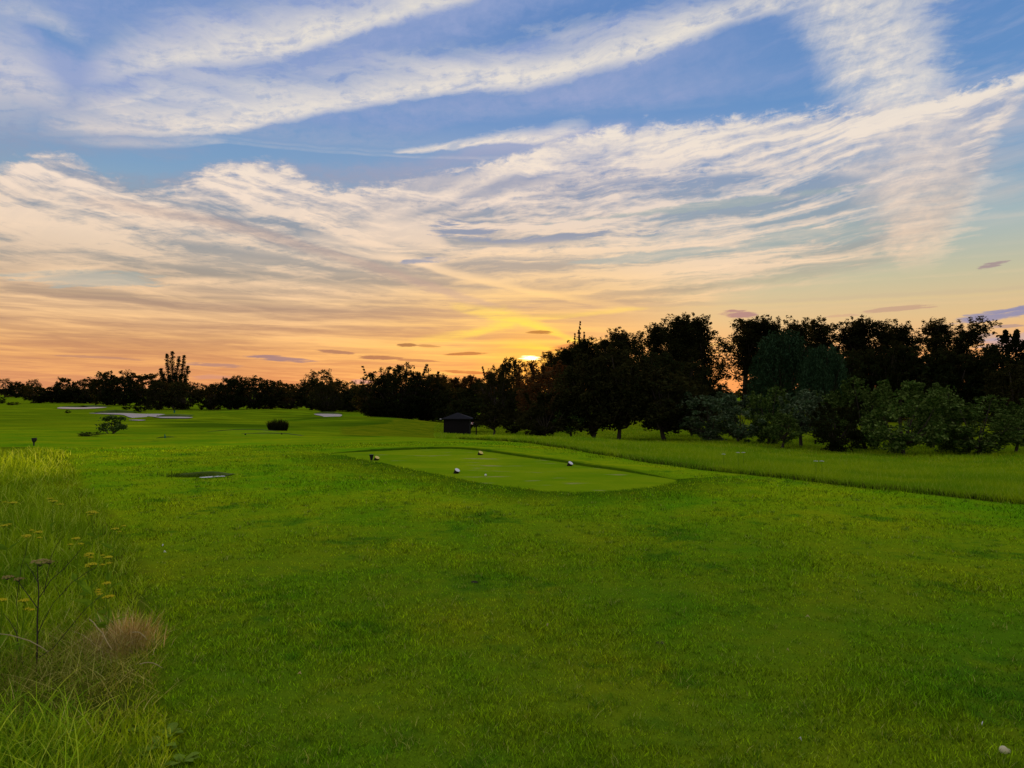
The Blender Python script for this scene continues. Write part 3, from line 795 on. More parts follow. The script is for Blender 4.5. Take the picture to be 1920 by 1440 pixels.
def make_weeping(seed, H=10.0, wr=0.42, n=210, leaf=0.15):
    """willow: strings of narrow leaves hanging from a domed top"""
    g = np.random.default_rng(seed)
    limbs, cen, rad, limb = skeleton('w', g)
    limb((0, 0, -0.1), (0, 0, 1), H * 0.4, 0.3, 5, 0, 0.1)
    C = []
    for i in range(n):
        a = g.uniform(0, 6.283); rr = math.sqrt(g.uniform(0, 1)); r = rr * wr * H
        lob = 1 + 0.14 * math.sin(a * 3 + seed) + 0.08 * math.sin(a * 7 + 2 * seed)
        top = H * (0.52 + 0.48 * math.sqrt(max(0.0, 1 - rr ** 2.2))) * g.uniform(0.90, 1.03)
        ln = H * g.uniform(0.22, 0.5)
        m = 60
        t = np.sort(g.uniform(0, 1, m)); out = (0.10 * np.sin(t * 1.6)) * H * 0.35
        px_ = np.cos(a) * (r * lob + out) + g.normal(size=m) * 0.045 * H * 0.5
        py_ = np.sin(a) * (r * lob + out) + g.normal(size=m) * 0.045 * H * 0.5
        pz_ = np.maximum(top - t ** 1.4 * ln + g.normal(size=m) * 0.012 * H, 0.15)
        C.append(np.stack([px_, py_, pz_], -1))
        if i % 12 == 0:
            p = np.array([np.cos(a) * r, np.sin(a) * r, top])
            s = np.array([0, 0, H * 0.3]); pts = [s + (p - s) * u for u in np.linspace(0, 1, 5)]
            limbs.append((pts, np.linspace(0.09, 0.02, 5)))
    C = np.concatenate(C)
    fill = clump(np.array([[0, 0, H * 0.45], [0, 0, H * 0.3], [wr * H * .4, 0, H * .35], [-wr * H * .4, 0, H * .35], [0, -wr * H * .3, H * .3]]), np.full(5, wr * H * 0.62), 420, g, 1.0)
    fill[:, 2] = np.maximum(fill[:, 2], 0.2)
    return limbs, np.concatenate([C, fill]), None, 1, leaf, dict(droop=0.9, long=2.6)

PROTO = {}
def proto(key, spec, seed):
    limbs, cen, rad, per, leaf, kw = spec
    g = np.random.default_rng(seed + 1000)
    tall = kw.pop('tall', 0.85)
    C = cen if rad is None else clump(cen, rad, per, g, tall)
    C[:, 2] = np.maximum(C[:, 2], 0.05)
    v, f = leaf_cards(C, leaf, seed=seed, **kw)
    crown = np_mesh(key + '_crown', v, f)
    mb = MB()
    for pts, r in limbs: mb.tube(pts, list(r), 5 if r[0] < 0.12 else 8, cap=False)
    trunk = bpy.data.meshes.new(key + '_trunk'); trunk.from_pydata(mb.v, [], mb.f); trunk.update(); trunk.materials.append(m_bark)
    lo, hi_ = np.percentile(C[:, 0], 2), np.percentile(C[:, 0], 98)
    PROTO[key] = (crown, trunk, float(np.percentile(C[:, 2], 99.7 if key[:4] in ('popl', 'lean', 'spir', 'thin', 'gapp') else 95.0)), float(hi_ - lo))
for i in range(5): proto('poplar%d' % i, make_poplar(20 + i, lean=(0, 0, .02, 0, -.02)[i]), 20 + i)
for i in range(2): proto('lean%d' % i, make_poplar(40 + i, lean=0.16, ragged=3.0), 40 + i)
proto('gappy0', make_poplar(50, ragged=1.6, bare=0.36), 50)
proto('thin0', make_poplar(60, H=16, ragged=3.8, bare=0.30), 60)
proto('thin1', make_poplar(61, H=16, ragged=3.8, bare=0.34), 61)
proto('spire0', make_spire(3), 3)
proto('spire1', make_spire(4, 16.0, False), 4)
for i in range(4): proto('apple%d' % i, make_round(70 + i, 4.0, 0.46, 0.15, 105, 60, 0.115, 0.6, 12, (0.05, 0.03, 0.05, 0.03)[i], cr=0.084, taper=0.4), 70 + i)
proto('small0', make_round(78, 3.0, 0.36, 0.30, 70, 46, 0.10, 0.5, 8, 0.30, cr=0.085), 78)
proto('small1', make_round(79, 3.0, 0.40, 0.28, 80, 46, 0.10, 0.5, 6, 0.22, cr=0.085), 79)
for i in range(3): proto('maple%d' % i, make_round(90 + i, 8.0, 0.40, 0.14, 150, 64, 0.21, 0.25, 6, 0.14, cr=0.08), 90 + i)
for i in range(2): proto('willow%d' % i, make_weeping(100 + i), 100 + i)
proto('dome0', make_weeping(105, 10, 0.46, 240, 0.15), 105)
for i in range(5): proto('hedge%d' % i, make_round(110 + i, 8.0, 0.48, 0.06, 240, 32, 0.25, 0.10, 0, 0.0, cr=0.066), 110 + i)
proto('mass0', make_round(115, 10.0, 0.50, 0.06, 520, 42, 0.18, 0.10, 3, 0.0, cr=0.052, stems=2), 115)
proto('mass1', make_round(116, 10.0, 0.50, 0.06, 520, 42, 0.18, 0.10, 3, 0.0, cr=0.052, stems=2), 116)
proto('oak0', make_round(120, 12.0, 0.44, 0.22, 110, 34, 0.32, 0.4, 0, 0.22, cr=0.075), 120)
proto('shrub0', make_round(130, 1.6, 0.5, 0.05, 60, 40, 0.07, 0.4, 10, 0.03, cr=0.10, stems=4), 130)
proto('shrub1', make_round(131, 1.6, 0.5, 0.05, 60, 40, 0.07, 0.4, 6, 0.03, cr=0.10, stems=4), 131)
# ------------------------------------------------------------------ planting
TREE_COUNT = {}
def plant(name, key, mat, px, top, width, d, label, cat='tree', group=None, rz=None, deep=None, sink=0.0):
    crown, trunk, PH, PW = PROTO[key]
    p = at_depth(px, d)
    H = CAM.z + ray(px, top)[1] * d - p.z
    sz = H / PH; sx = (width / F * d) / PW
    rz = rnd.choice((0, math.pi)) + rnd.uniform(-0.5, 0.5) if rz is None else rz
    t = empty(name, (p.x, p.y, p.z - sink), rz, (sx, sx if deep is None else deep, sz))
    tag(t, label, cat, group)
    for nm, me in (('crown', crown), ('trunk', trunk)):
        o = bpy.data.objects.new(nm, me); COL.objects.link(o); o.parent = t
        if nm == 'crown':
            if not me.materials: me.materials.append(LEAF[mat])
            o.material_slots[0].link = 'OBJECT'; o.material_slots[0].material = LEAF[mat]
    return t
ORD = ['first', 'second', 'third', 'fourth', 'fifth', 'sixth', 'seventh', 'eighth', 'ninth', 'tenth', 'eleventh']

# --- the long row of tall poplars, from the sun out to the right edge
ROWG = 'tall poplars in the long row on the right'
row = [('poplar0', 1052, 652, 66, 182), ('poplar1', 1082, 640, 56, 178), ('poplar3', 1112, 634, 62, 174), ('poplar2', 1146, 632, 66, 168), ('poplar4', 1184, 616, 72, 162), ('poplar0', 1222, 606, 74, 156), ('poplar1', 1258, 600, 72, 150), ('poplar3', 1290, 591, 74, 145), ('poplar2', 1326, 592, 80, 142),
       ('gappy0', 1396, 597, 80, 134), ('poplar4', 1436, 600, 62, 134), ('poplar1', 1470, 612, 56, 132), ('poplar0', 1504, 600, 66, 130), ('poplar3', 1544, 597, 70, 130), ('poplar4', 1584, 601, 68, 128), ('poplar2', 1622, 599, 68, 127), ('poplar1', 1660, 604, 66, 126), ('poplar0', 1700, 606, 70, 125), ('lean0', 1722, 600, 86, 123), ('lean1', 1768, 601, 88, 122)]
nrow = len(row)
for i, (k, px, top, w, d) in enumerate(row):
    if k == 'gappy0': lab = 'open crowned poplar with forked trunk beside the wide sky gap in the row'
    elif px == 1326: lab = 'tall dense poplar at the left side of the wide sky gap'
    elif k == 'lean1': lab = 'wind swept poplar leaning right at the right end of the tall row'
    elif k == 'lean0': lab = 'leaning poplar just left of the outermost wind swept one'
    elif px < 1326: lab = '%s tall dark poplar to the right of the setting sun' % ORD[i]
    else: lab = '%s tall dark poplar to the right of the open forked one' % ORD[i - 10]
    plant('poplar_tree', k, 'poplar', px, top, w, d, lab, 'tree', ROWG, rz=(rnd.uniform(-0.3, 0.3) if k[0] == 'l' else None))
plant('poplar_tree', 'spire1', 'russet', 1088, 604, 22, 196, 'thin spire of bare upright twigs rising above the row near the sun')
plant('sunlit_tree', 'thin0', 'russet', 1046, 660, 66, 200, 'reddish airy tree with the sun glowing through its edge')
plant('sunlit_tree', 'oak0', 'russet', 992, 684, 60, 205, 'low reddish tree directly under the setting sun')
plant('conical_tree', 'hedge1', 'dark', 958, 682, 44, 215, 'dark pointed tree just left of the setting sun')
plant('sunlit_tree', 'thin1', 'russet', 925, 696, 40, 240, 'small wispy red tree left of the dark pointed tree')
# under the row: dark lower trees closing the view
LOWG = 'dark lower trees in front of the poplar row'
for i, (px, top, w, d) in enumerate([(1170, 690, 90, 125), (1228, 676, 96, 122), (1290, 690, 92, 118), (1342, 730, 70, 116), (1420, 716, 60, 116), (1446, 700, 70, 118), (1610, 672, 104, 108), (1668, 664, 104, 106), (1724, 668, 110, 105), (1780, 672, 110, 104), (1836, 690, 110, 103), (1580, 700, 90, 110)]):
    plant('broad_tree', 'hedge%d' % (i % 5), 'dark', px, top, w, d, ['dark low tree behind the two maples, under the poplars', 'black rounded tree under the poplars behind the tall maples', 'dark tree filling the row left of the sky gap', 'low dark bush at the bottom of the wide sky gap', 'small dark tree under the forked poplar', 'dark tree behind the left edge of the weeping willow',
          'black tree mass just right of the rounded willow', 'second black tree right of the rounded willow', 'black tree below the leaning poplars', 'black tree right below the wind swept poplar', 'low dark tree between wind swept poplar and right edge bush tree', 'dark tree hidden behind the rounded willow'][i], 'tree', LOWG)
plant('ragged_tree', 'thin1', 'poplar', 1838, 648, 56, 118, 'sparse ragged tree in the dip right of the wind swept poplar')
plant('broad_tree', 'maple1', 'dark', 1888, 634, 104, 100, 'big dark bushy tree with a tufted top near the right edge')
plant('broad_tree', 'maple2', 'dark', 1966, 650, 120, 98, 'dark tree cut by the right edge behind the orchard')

# --- middle: willows, maples and shrubs
plant('weeping_willow', 'willow0', 'willow', 1468, 638, 116, 84, 'tall dark green weeping willow in front of the poplars')
plant('rounded_willow', 'dome0', 'willow', 1548, 662, 84, 76, 'round teal green willow right of the weeping willow')
plant('maple_tree', 'maple0', 'maple', 1112, 668, 112, 61, 'tall dark maple with its trunk showing, left of a pair')
plant('maple_tree', 'maple1', 'maple', 1160, 662, 118, 60, 'tall dark maple with its trunk showing, right of a pair')
plant('maple_tree', 'maple2', 'maple', 1246, 690, 120, 59, 'wide dark maple left of the silvery orchard trees')
plant('maple_tree', 'maple0', 'maple', 1296, 716, 70, 66, 'smaller olive maple peeping over the silvery orchard trees')
plant('brown_tree', 'maple2', 'russet', 1022, 690, 86, 84, 'brownish broad tree below the setting sun')
plant('rounded_tree', 'mass0', 'maple', 932, 702, 70, 98, 'round olive dark tree rising behind the slim tree right of the hut')
plant('broad_tree', 'hedge2', 'dark', 985, 735, 70, 92, 'dark low tree between round grey willow and brownish tree', 'tree')
plant('broad_tree', 'hedge4', 'dark', 1060, 720, 70, 90, 'dark tree filling the space left of the tall maples', 'tree')
plant('broad_tree', 'maple0', 'dark', 880, 742, 66, 78, 'olive leafy tree behind the dark hut roof')
plant('small_tree', 'small0', 'maple', 926, 764, 46, 66, 'slim small tree standing right of the hut sign')
plant('shrub', 'apple2', 'maple', 965, 772, 50, 74, 'loose brown green shrub right of the slim small tree', 'shrub')
plant('shrub', 'hedge0', 'dark', 1012, 770, 80, 84, 'dark low thicket behind the bushy tree left of the maples', 'shrub')
plant('bushy_tree', 'apple1', 'maple', 1022, 742, 88, 60, 'bushy low tree with leaves down to the grass, left of the maples')
plant('small_tree', 'small1', 'apple', 1072, 756, 56, 61, 'small light green tree tucked against the left maple')

plant('broad_tree', 'hedge1', 'dark', 850, 736, 70, 100, 'black low tree directly behind the hut')
# --- orchard in the right meadow
ORG = 'orchard trees in the right meadow'
for k, m, px, top, w, d, lab in (
        ('apple0', 'silver', 1330, 742, 92, 57, 'silvery leaved orchard tree at the left end of the orchard'),
        ('apple1', 'silver', 1384, 745, 88, 56, 'silvery orchard tree with a clear dark single trunk'),
        ('apple3', 'apple', 1440, 738, 76, 55, 'dark green upright orchard tree below the weeping willow'),
        ('small1', 'apple', 1466, 778, 62, 50, 'low bushy orchard tree leaning over the grass below the willows'),
        ('small0', 'silver', 1502, 736, 66, 52, 'thin loose orchard tree with narrow foot between bushier ones'),
        ('apple2', 'apple', 1546, 742, 84, 60, 'orchard tree below the rounded willow'),
        ('apple0', 'dark', 1566, 762, 72, 48, 'black bushy orchard tree reaching the grass'),
        ('apple3', 'apple', 1622, 724, 96, 51, 'light topped orchard tree with tall shoots, left one of two'),
        ('apple1', 'apple', 1692, 722, 118, 45, 'biggest orchard tree with many tall shoots on top'),
        ('apple2', 'apple', 1748, 730, 84, 53, 'orchard tree just right behind the biggest one'),
        ('apple0', 'apple', 1774, 752, 68, 48, 'dark low orchard tree between the two widest ones'),
        ('apple3', 'apple', 1832, 755, 124, 45, 'wide orchard tree with a thick black foot near the right edge'),
        ('maple1', 'maple', 1902, 690, 84, 62, 'olive tree taller than the orchard at the right edge'),
        ('small1', 'apple', 1904, 766, 70, 47, 'low orchard tree at the right edge of the picture'),
        ('apple2', 'apple', 1968, 742, 96, 50, 'orchard tree partly cut by the right edge')):
    plant('orchard_tree', k, m, px, top, w * 1.02, d, lab, 'tree', ORG)

# --- left: willow clump, far hedgerow, distant line
for k, px, top, w, d, lab in (('mass1', 716, 706, 92, 106, 'left shoulder of the big black willow clump by the fairway'), ('mass0', 757, 697, 108, 104, 'tallest feathery topped willow of the black clump'), ('mass1', 802, 708, 92, 106, 'right shoulder of the big black willow clump')):
    plant('willow_tree', k, 'dark', px, top, w, d, lab, 'tree', 'black willows in the middle clump')
plant('broad_tree', 'maple2', 'maple', 840, 735, 56, 116, 'olive green small tree right of the black willow clump')
plant('rounded_tree', 'mass1', 'maple', 612, 722, 54, 168, 'neat round bush like tree beside the far sand bunker right of the rush clump')
FARG = 'slender trees of the distant row with sky between them'
for i, px in enumerate((806, 817, 828, 839, 850, 861, 873, 885, 897)):
    plant('slender_tree', 'thin%d' % (i % 2), 'russet', px, 703 + (i * 5) % 7, 19, 330, 'slender tree with sky showing through, %s from the left in the distant row' % ORD[i], 'tree', FARG)
for i, (px, top, w) in enumerate([(828, 727, 44), (866, 730, 46), (902, 722, 46)]):
    plant('broad_tree', 'hedge%d' % i, 'dark', px, top, w, 300, ['dark bush under the left end of the distant slender row', 'dark bush under the middle of the distant slender row', 'dark bush under the right end of the distant slender row'][i], 'tree')
plant('poplar_tree', 'spire0', 'dark', 325, 661, 44, 196, 'lone tall spire shaped poplar above the left hedgerow')
HG = 'dark rounded trees of the left hedgerow'
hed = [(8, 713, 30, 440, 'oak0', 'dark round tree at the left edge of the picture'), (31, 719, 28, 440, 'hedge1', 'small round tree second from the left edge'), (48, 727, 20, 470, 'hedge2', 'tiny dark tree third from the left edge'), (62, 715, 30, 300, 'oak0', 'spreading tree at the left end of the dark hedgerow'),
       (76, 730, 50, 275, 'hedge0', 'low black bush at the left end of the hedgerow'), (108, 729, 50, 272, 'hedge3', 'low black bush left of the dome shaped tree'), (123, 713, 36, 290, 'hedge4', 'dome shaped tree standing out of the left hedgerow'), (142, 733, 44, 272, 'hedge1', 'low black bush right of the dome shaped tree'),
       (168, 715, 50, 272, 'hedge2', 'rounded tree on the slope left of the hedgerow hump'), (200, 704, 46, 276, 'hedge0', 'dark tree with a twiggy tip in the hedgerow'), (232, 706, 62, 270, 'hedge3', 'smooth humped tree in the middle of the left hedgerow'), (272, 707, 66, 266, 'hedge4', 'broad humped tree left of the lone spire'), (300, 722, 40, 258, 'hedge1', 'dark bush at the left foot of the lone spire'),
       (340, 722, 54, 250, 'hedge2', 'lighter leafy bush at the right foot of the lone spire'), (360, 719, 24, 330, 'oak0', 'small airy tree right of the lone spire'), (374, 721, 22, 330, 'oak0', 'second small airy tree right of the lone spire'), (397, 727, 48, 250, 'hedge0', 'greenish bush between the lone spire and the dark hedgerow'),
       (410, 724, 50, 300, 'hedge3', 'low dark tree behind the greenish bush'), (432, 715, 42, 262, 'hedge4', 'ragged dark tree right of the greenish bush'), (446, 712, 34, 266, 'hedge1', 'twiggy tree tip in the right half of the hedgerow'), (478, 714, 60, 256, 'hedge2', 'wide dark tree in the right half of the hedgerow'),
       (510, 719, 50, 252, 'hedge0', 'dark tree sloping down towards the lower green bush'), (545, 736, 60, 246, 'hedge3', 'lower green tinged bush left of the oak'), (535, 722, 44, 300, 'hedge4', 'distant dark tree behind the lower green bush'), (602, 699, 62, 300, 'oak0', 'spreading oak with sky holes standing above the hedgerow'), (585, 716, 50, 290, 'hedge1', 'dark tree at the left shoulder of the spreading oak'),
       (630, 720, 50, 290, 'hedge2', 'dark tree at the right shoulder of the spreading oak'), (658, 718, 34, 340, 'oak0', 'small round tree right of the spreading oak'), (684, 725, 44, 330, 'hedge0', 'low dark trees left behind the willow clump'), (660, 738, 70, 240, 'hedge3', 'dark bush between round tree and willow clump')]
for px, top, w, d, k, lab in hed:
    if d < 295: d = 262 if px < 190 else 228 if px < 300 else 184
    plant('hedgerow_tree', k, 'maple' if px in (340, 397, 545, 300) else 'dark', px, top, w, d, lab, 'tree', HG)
# a far wood that closes the horizon, one mass
fw = np.random.default_rng(77)
n = 5200
a_ = np.radians(fw.uniform(-42, 42, n)); r_ = fw.uniform(560, 640, n)
top_ = 7.0 + 3.0 * np.sin(a_ * 60) * np.sin(a_ * 23 + 1) + 2.0 * np.sin(a_ * 171)
fx, fy = np.sin(a_) * r_, np.cos(a_) * r_
C = np.stack([fx, fy, height(fx, fy) + fw.uniform(0, 1, n) ** 0.7 * top_], -1)
v, f = leaf_cards(C, 2.4, seed=78)
fo = link('far_wood', np_mesh('far_wood', v, f), LEAF['dark']); tag(fo, kind='stuff')

# shrubs on the course
for name, key, mat, px, base, top, w, lab, grp in (
        ('shrub', 'shrub0', 'dark', 264, 773.5, 752, 24, 'dark round shrub behind the main sand bunker', 'shrubs beside the bunkers'),
        ('shrub', 'shrub1', 'dark', 284, 769, 752, 20, 'dark shrub right of the round one behind the bunker', 'shrubs beside the bunkers'),
        ('shrub', 'shrub0', 'dark', 238, 769, 757, 15, 'smaller shrub left of the dark ones behind the bunker', 'shrubs beside the bunkers'),
        ('shrub', 'shrub1', 'dark', 299, 769, 762, 12, 'tiny shrub at the right end of the bunker shrubs', 'shrubs beside the bunkers'),
        ('shrub', 'shrub0', 'dark', 128, 775, 769, 10, 'tiny dark shrub alone in front of the small bunker', None),
        ('shrub', 'shrub1', 'dark', 24, 760, 754, 18, 'low dark shrub on the far field at the left edge', None),
        ('shrub', 'shrub1', 'dark', 2, 757, 745, 14, 'dark shrub cut by the left edge on the far field', None),
        ('shrub', 'shrub1', 'bush', 168, 818, 810, 34, 'low dry brownish shrub left of the layered little tree', None)):
    (x, d), = hits([(px, base)])
    plant(name, key, mat, px, top, w, d, lab, 'shrub', grp)
# ------------------------------------------------------------------ little layered tree on the fairway
def bent(p, q, n=5, sag=0.0, g=rnd):
    p, q = Vector(p), Vector(q)
    return [p.lerp(q, t) + Vector((g.uniform(-1, 1), g.uniform(-1, 1), 0)) * 0.02 * (q - p).length + Vector((0, 0, -sag * math.sin(math.pi * t))) for t in [i / (n - 1) for i in range(n)]]
(x, d), = hits([(211, 813)])
s = d / F
lt = empty('layered_tree', (x, d, h1(x, d))); tag(lt, 'little sparse tree with flat layers of leaves on the left fairway', 'tree')
g = np.random.default_rng(9); mb = MB(); C = []
for bx, bz, tx, tz, w in ((2, 0, -10, 28, 8), (2, 0, 16, 28, 9), (0, 4, -14, 16, 9), (3, 3, 12, 14, 12), (-8, 0, -22, 8, 8), (2, 4, 4, 20, 9), (0, 0, 6, 10, 10), (-2, 6, 0, 30, 7), (4, 2, 22, 12, 7)):
    q = bent((bx * s, 0, bz * s), (tx * s, g.normal() * 4 * s, tz * s), 5)
    mb.tube(q, [0.03, 0.025, 0.02, 0.014, 0.008], 5, False)
    c = np.array([tx * s, q[-1].y, tz * s])
    C.append(c + g.normal(size=(120, 3)) * np.array([w * 0.85, 5, 3.0]) * s * 0.62)
C = np.concatenate(C); C[:, 2] = np.maximum(C[:, 2], 0.06)
v, f = leaf_cards(C, 0.085, seed=4)
link('crown', np_mesh('layered_crown', v, f), LEAF['apple'], lt)
mb.build('trunk', m_bark, lt)
# dark rush clump beside the far tee
(x, d), = hits([(521, 806)])
s = d / F
B_P, B_H = [], []

# ------------------------------------------------------------------ blades of grass
def blade_mesh(P, H, Wd, face, lean_dir, lean, curl, K):
    n = len(P); up = np.array([0, 0, 1.0])
    side = np.stack([np.cos(face), np.sin(face), np.zeros(n)], -1)
    ld = np.stack([np.cos(lean_dir), np.sin(lean_dir), np.zeros(n)], -1)
    t = np.linspace(0, 1, K + 1)
    rows = []
    for k in range(K + 1):
        c = P + up * (H * (t[k] - 0.35 * curl * t[k] ** 2.2))[:, None] + ld * (H * (lean * t[k] + curl * 0.75 * t[k] ** 2))[:, None]
        if k == K: rows.append(c[:, None])
        else:
            w = (Wd * 0.5 * (1 - t[k] ** 1.6 * 0.75))[:, None]
            rows.append(np.stack([c - side * w, c + side * w], 1))
    v = np.concatenate(rows, 1)
    m = v.shape[1]
    f = []
    for k in range(K - 1):
        a = 2 * k; f += [(a, a + 1, a + 3), (a, a + 3, a + 2)]
    a = 2 * (K - 1); f.append((a, a + 1, a + 2))
    f = np.array(f)
    fi = (np.arange(n) * m)[:, None, None] + f[None]
    return v.reshape(-1, 3), fi.reshape(-1, 3)

def turf_mat(name, ca, cb, cc, thin=0.35, sc=1.6, tint=(0.32, 0.34, 0.02), var=1.2):
    m = new_mat(name)
    p = world_pos(); k = V(N('ShaderNodeNewGeometry').outputs['Random Per Island'])
    c = mix(sharp(noise(p, sc, 3.0, 0.6), 4.0), ca, cb)
    c = mix(sstep(k, 0.72, 1.0) * 0.85, c, cc)
    c = gained(c, k * var + (1.0 - var * 0.5))
    t = N('ShaderNodeRGB'); t.outputs[0].default_value = (*tint, 1)
    return finish(m, leafy(c, thin, tcol=mix(0.5, c, t.outputs[0])))
m_lawn_b = new_mat('lawn_blade')
p = world_pos(); k = V(N('ShaderNodeNewGeometry').outputs['Random Per Island'])
c = gained(lawn_colour(p), k * k * 2.0 + 0.38)
c = mix(sstep(k, 0.955, 1.0) * 0.8, c, (0.36, 0.30, 0.10))
finish(m_lawn_b, leafy(c, 0.35))

# short turf, thinning out with distance as the blades grow too fine to see
n = 520000
u = rng.uniform(0, 1, n)
d0, d1, e = 2.2, 26.0, -0.35
dd = (d0 ** e + u * (d1 ** e - d0 ** e)) ** (1 / e)
aa = np.radians(rng.uniform(-41, 41, n))
px_, py_ = np.sin(aa) * dd, np.cos(aa) * dd
keep = (inside(ROUGH_R, px_, py_) < 0.02) & (inside(ROUGH_L, px_, py_) < 0.03)
st = inside(TEE, px_, py_)
keep &= st < 0.0
# worn and tufty places
tuft = np.sin(px_ * 2.1 + np.sin(py_ * 1.7)) * np.sin(py_ * 2.6 + np.sin(px_ * 1.3) * 2)
keep &= rng.uniform(0, 1, n) < 0.75 + 0.25 * tuft
px_, py_, dd, tuft = px_[keep], py_[keep], dd[keep], tuft[keep]
n = len(px_)
P = np.stack([px_, py_, height(px_, py_) - 0.004], -1)
clumpy = 0.5 + 0.5 * np.sin(px_ * 11 + 3 * np.sin(py_ * 7.3)) * np.sin(py_ * 13 + 3 * np.sin(px_ * 5.1))
Hh = rng.uniform(0.010, 0.030, n) * (1 + 0.35 * tuft) * (0.6 + 0.9 * clumpy) * np.clip(dd / 9, 1, 1.5)
v, f = blade_mesh(P, Hh, 0.0026 + 0.0011 * dd * rng.uniform(0.6, 1.3, n) * 0.75, rng.uniform(0, 6.283, n), rng.uniform(0, 6.283, n), rng.uniform(0.1, 1.3, n), np.zeros(n), 1)
lawn = link('lawn_grass', np_mesh('lawn_grass', v, f), m_lawn_b); tag(lawn, kind='stuff')

# coarser tufts standing out of the short turf
nt = 1500
dd = (2.4 ** -0.6 + rng.uniform(0, 1, nt) * (16.0 ** -0.6 - 2.4 ** -0.6)) ** (1 / -0.6); aa = np.radians(rng.uniform(-38, 38, nt))
tx, ty = np.sin(aa) * dd, np.cos(aa) * dd
kk = (inside(ROUGH_L, tx, ty) < -0.05) & (inside(ROUGH_R, tx, ty) < -0.1) & (inside(TEE, tx, ty) < -0.3); tx, ty = tx[kk], ty[kk]
nb = 26; x = np.repeat(tx, nb) + rng.normal(size=len(tx) * nb) * 0.028; y = np.repeat(ty, nb) + rng.normal(size=len(tx) * nb) * 0.028; n = len(x)
sz_t = np.repeat(rng.uniform(0.6, 1.5, len(tx)), nb)
P = np.stack([x, y, height(x, y) - 0.004], -1)
v, f = blade_mesh(P, rng.uniform(0.018, 0.042, n) * sz_t, rng.uniform(0.0028, 0.0048, n) * np.clip(np.hypot(x, y) / 5, 1, 2), rng.uniform(0, 6.283, n), rng.uniform(0, 6.283, n), rng.uniform(0.1, 0.9, n), rng.uniform(0, 0.9, n), 2)
tag(link('turf_tufts', np_mesh('turf_tufts', v, f), turf_mat('turf_tufts', (0.060, 0.190, 0.006), (0.170, 0.300, 0.008), (0.36, 0.34, 0.08), 0.35, 2.5, (0.28, 0.40, 0.02))), kind='stuff')

# lip of longer turf round the far side of the tee
m_lip = turf_mat('tee_collar', (0.075, 0.150, 0.008), (0.120, 0.190, 0.010), (0.16, 0.18, 0.02), 0.3)
lv, lf = [], []
pts = TEE_FAR
fine = []
for i in range(len(pts) - 1):
    a, b = np.array(pts[i]), np.array(pts[i + 1]); m = max(2, int(np.hypot(*(b - a)) / 0.12))
    fine += [a + (b - a) * t for t in np.linspace(0, 1, m, endpoint=False)]
fine.append(np.array(pts[-1])); fine = np.array(fine)
for _ in range(14): fine[1:-1] = fine[1:-1] * 0.5 + (fine[:-2] + fine[2:]) * 0.25
tan = np.gradient(fine, axis=0); tan /= np.linalg.norm(tan, axis=1)[:, None]
outw = np.stack([-tan[:, 1], tan[:, 0]], -1)
cen_ = np.array(TEE).mean(0)
if ((fine + outw - cen_) ** 2).sum() < ((fine - outw - cen_) ** 2).sum(): outw = -outw
s_ = np.linspace(0, 1, len(fine)); lh = 0.058 * np.clip(np.minimum(s_ / 0.10, (1 - s_) / 0.12), 0.12, 1)
prof = [(0.0, -0.02), (0.004, 0.80), (0.03, 1.0), (0.30, 0.94), (0.8, 0.60), (1.5, 0.22), (2.3, -0.05)]
V_ = []
for o, hh in prof:
    q = fine + outw * o
    V_.append(np.stack([q[:, 0], q[:, 1], height(q[:, 0], q[:, 1]) + lh * hh + (rng.normal(size=len(q)) * 0.004 if 0 < o < 0.5 else 0)], -1))
V_ = np.stack(V_, 1); nn, mm = V_.shape[:2]
ii = np.arange(nn * mm).reshape(nn, mm)
q = np.stack([ii[:-1, :-1].ravel(), ii[1:, :-1].ravel(), ii[1:, 1:].ravel(), ii[:-1, 1:].ravel()], -1)
lip_o = link('tee_bank', np_mesh('tee_bank', V_.reshape(-1, 3), q), m_ground)
ca = lip_o.data.color_attributes.new('zone', 'FLOAT_COLOR', 'POINT')
zz = np.zeros((nn * mm, 4), np.float32); zz[:, 3] = 1
zz.reshape(nn, mm, 4)[:, :2, 2] = 1.0; zz.reshape(nn, mm, 4)[:, 2, 2] = 0.5  # shade of the cut face painted in as a dark tone
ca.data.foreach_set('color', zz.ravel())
tag(lip_o, kind='structure')

# right meadow: knee-high grass, darker and lighter in drifts
m_mead = turf_mat('meadow_grass', (0.110, 0.300, 0.004), (0.340, 0.470, 0.006), (0.34, 0.40, 0.05), 0.42, 0.45, (0.40, 0.58, 0.01), 0.5)
n = 330000
u = rng.uniform(0, 1, n); d0, d1, e = 6.0, 90.0, -0.35
dd = (d0 ** e + u * (d1 ** e - d0 ** e)) ** (1 / e)
aa = np.radians(rng.uniform(-6, 46, n))
px_, py_ = np.sin(aa) * dd, np.cos(aa) * dd
ins = inside(ROUGH_R, px_, py_)
keep = ins > 0.0
px_, py_, dd, ins = px_[keep], py_[keep], dd[keep], ins[keep]
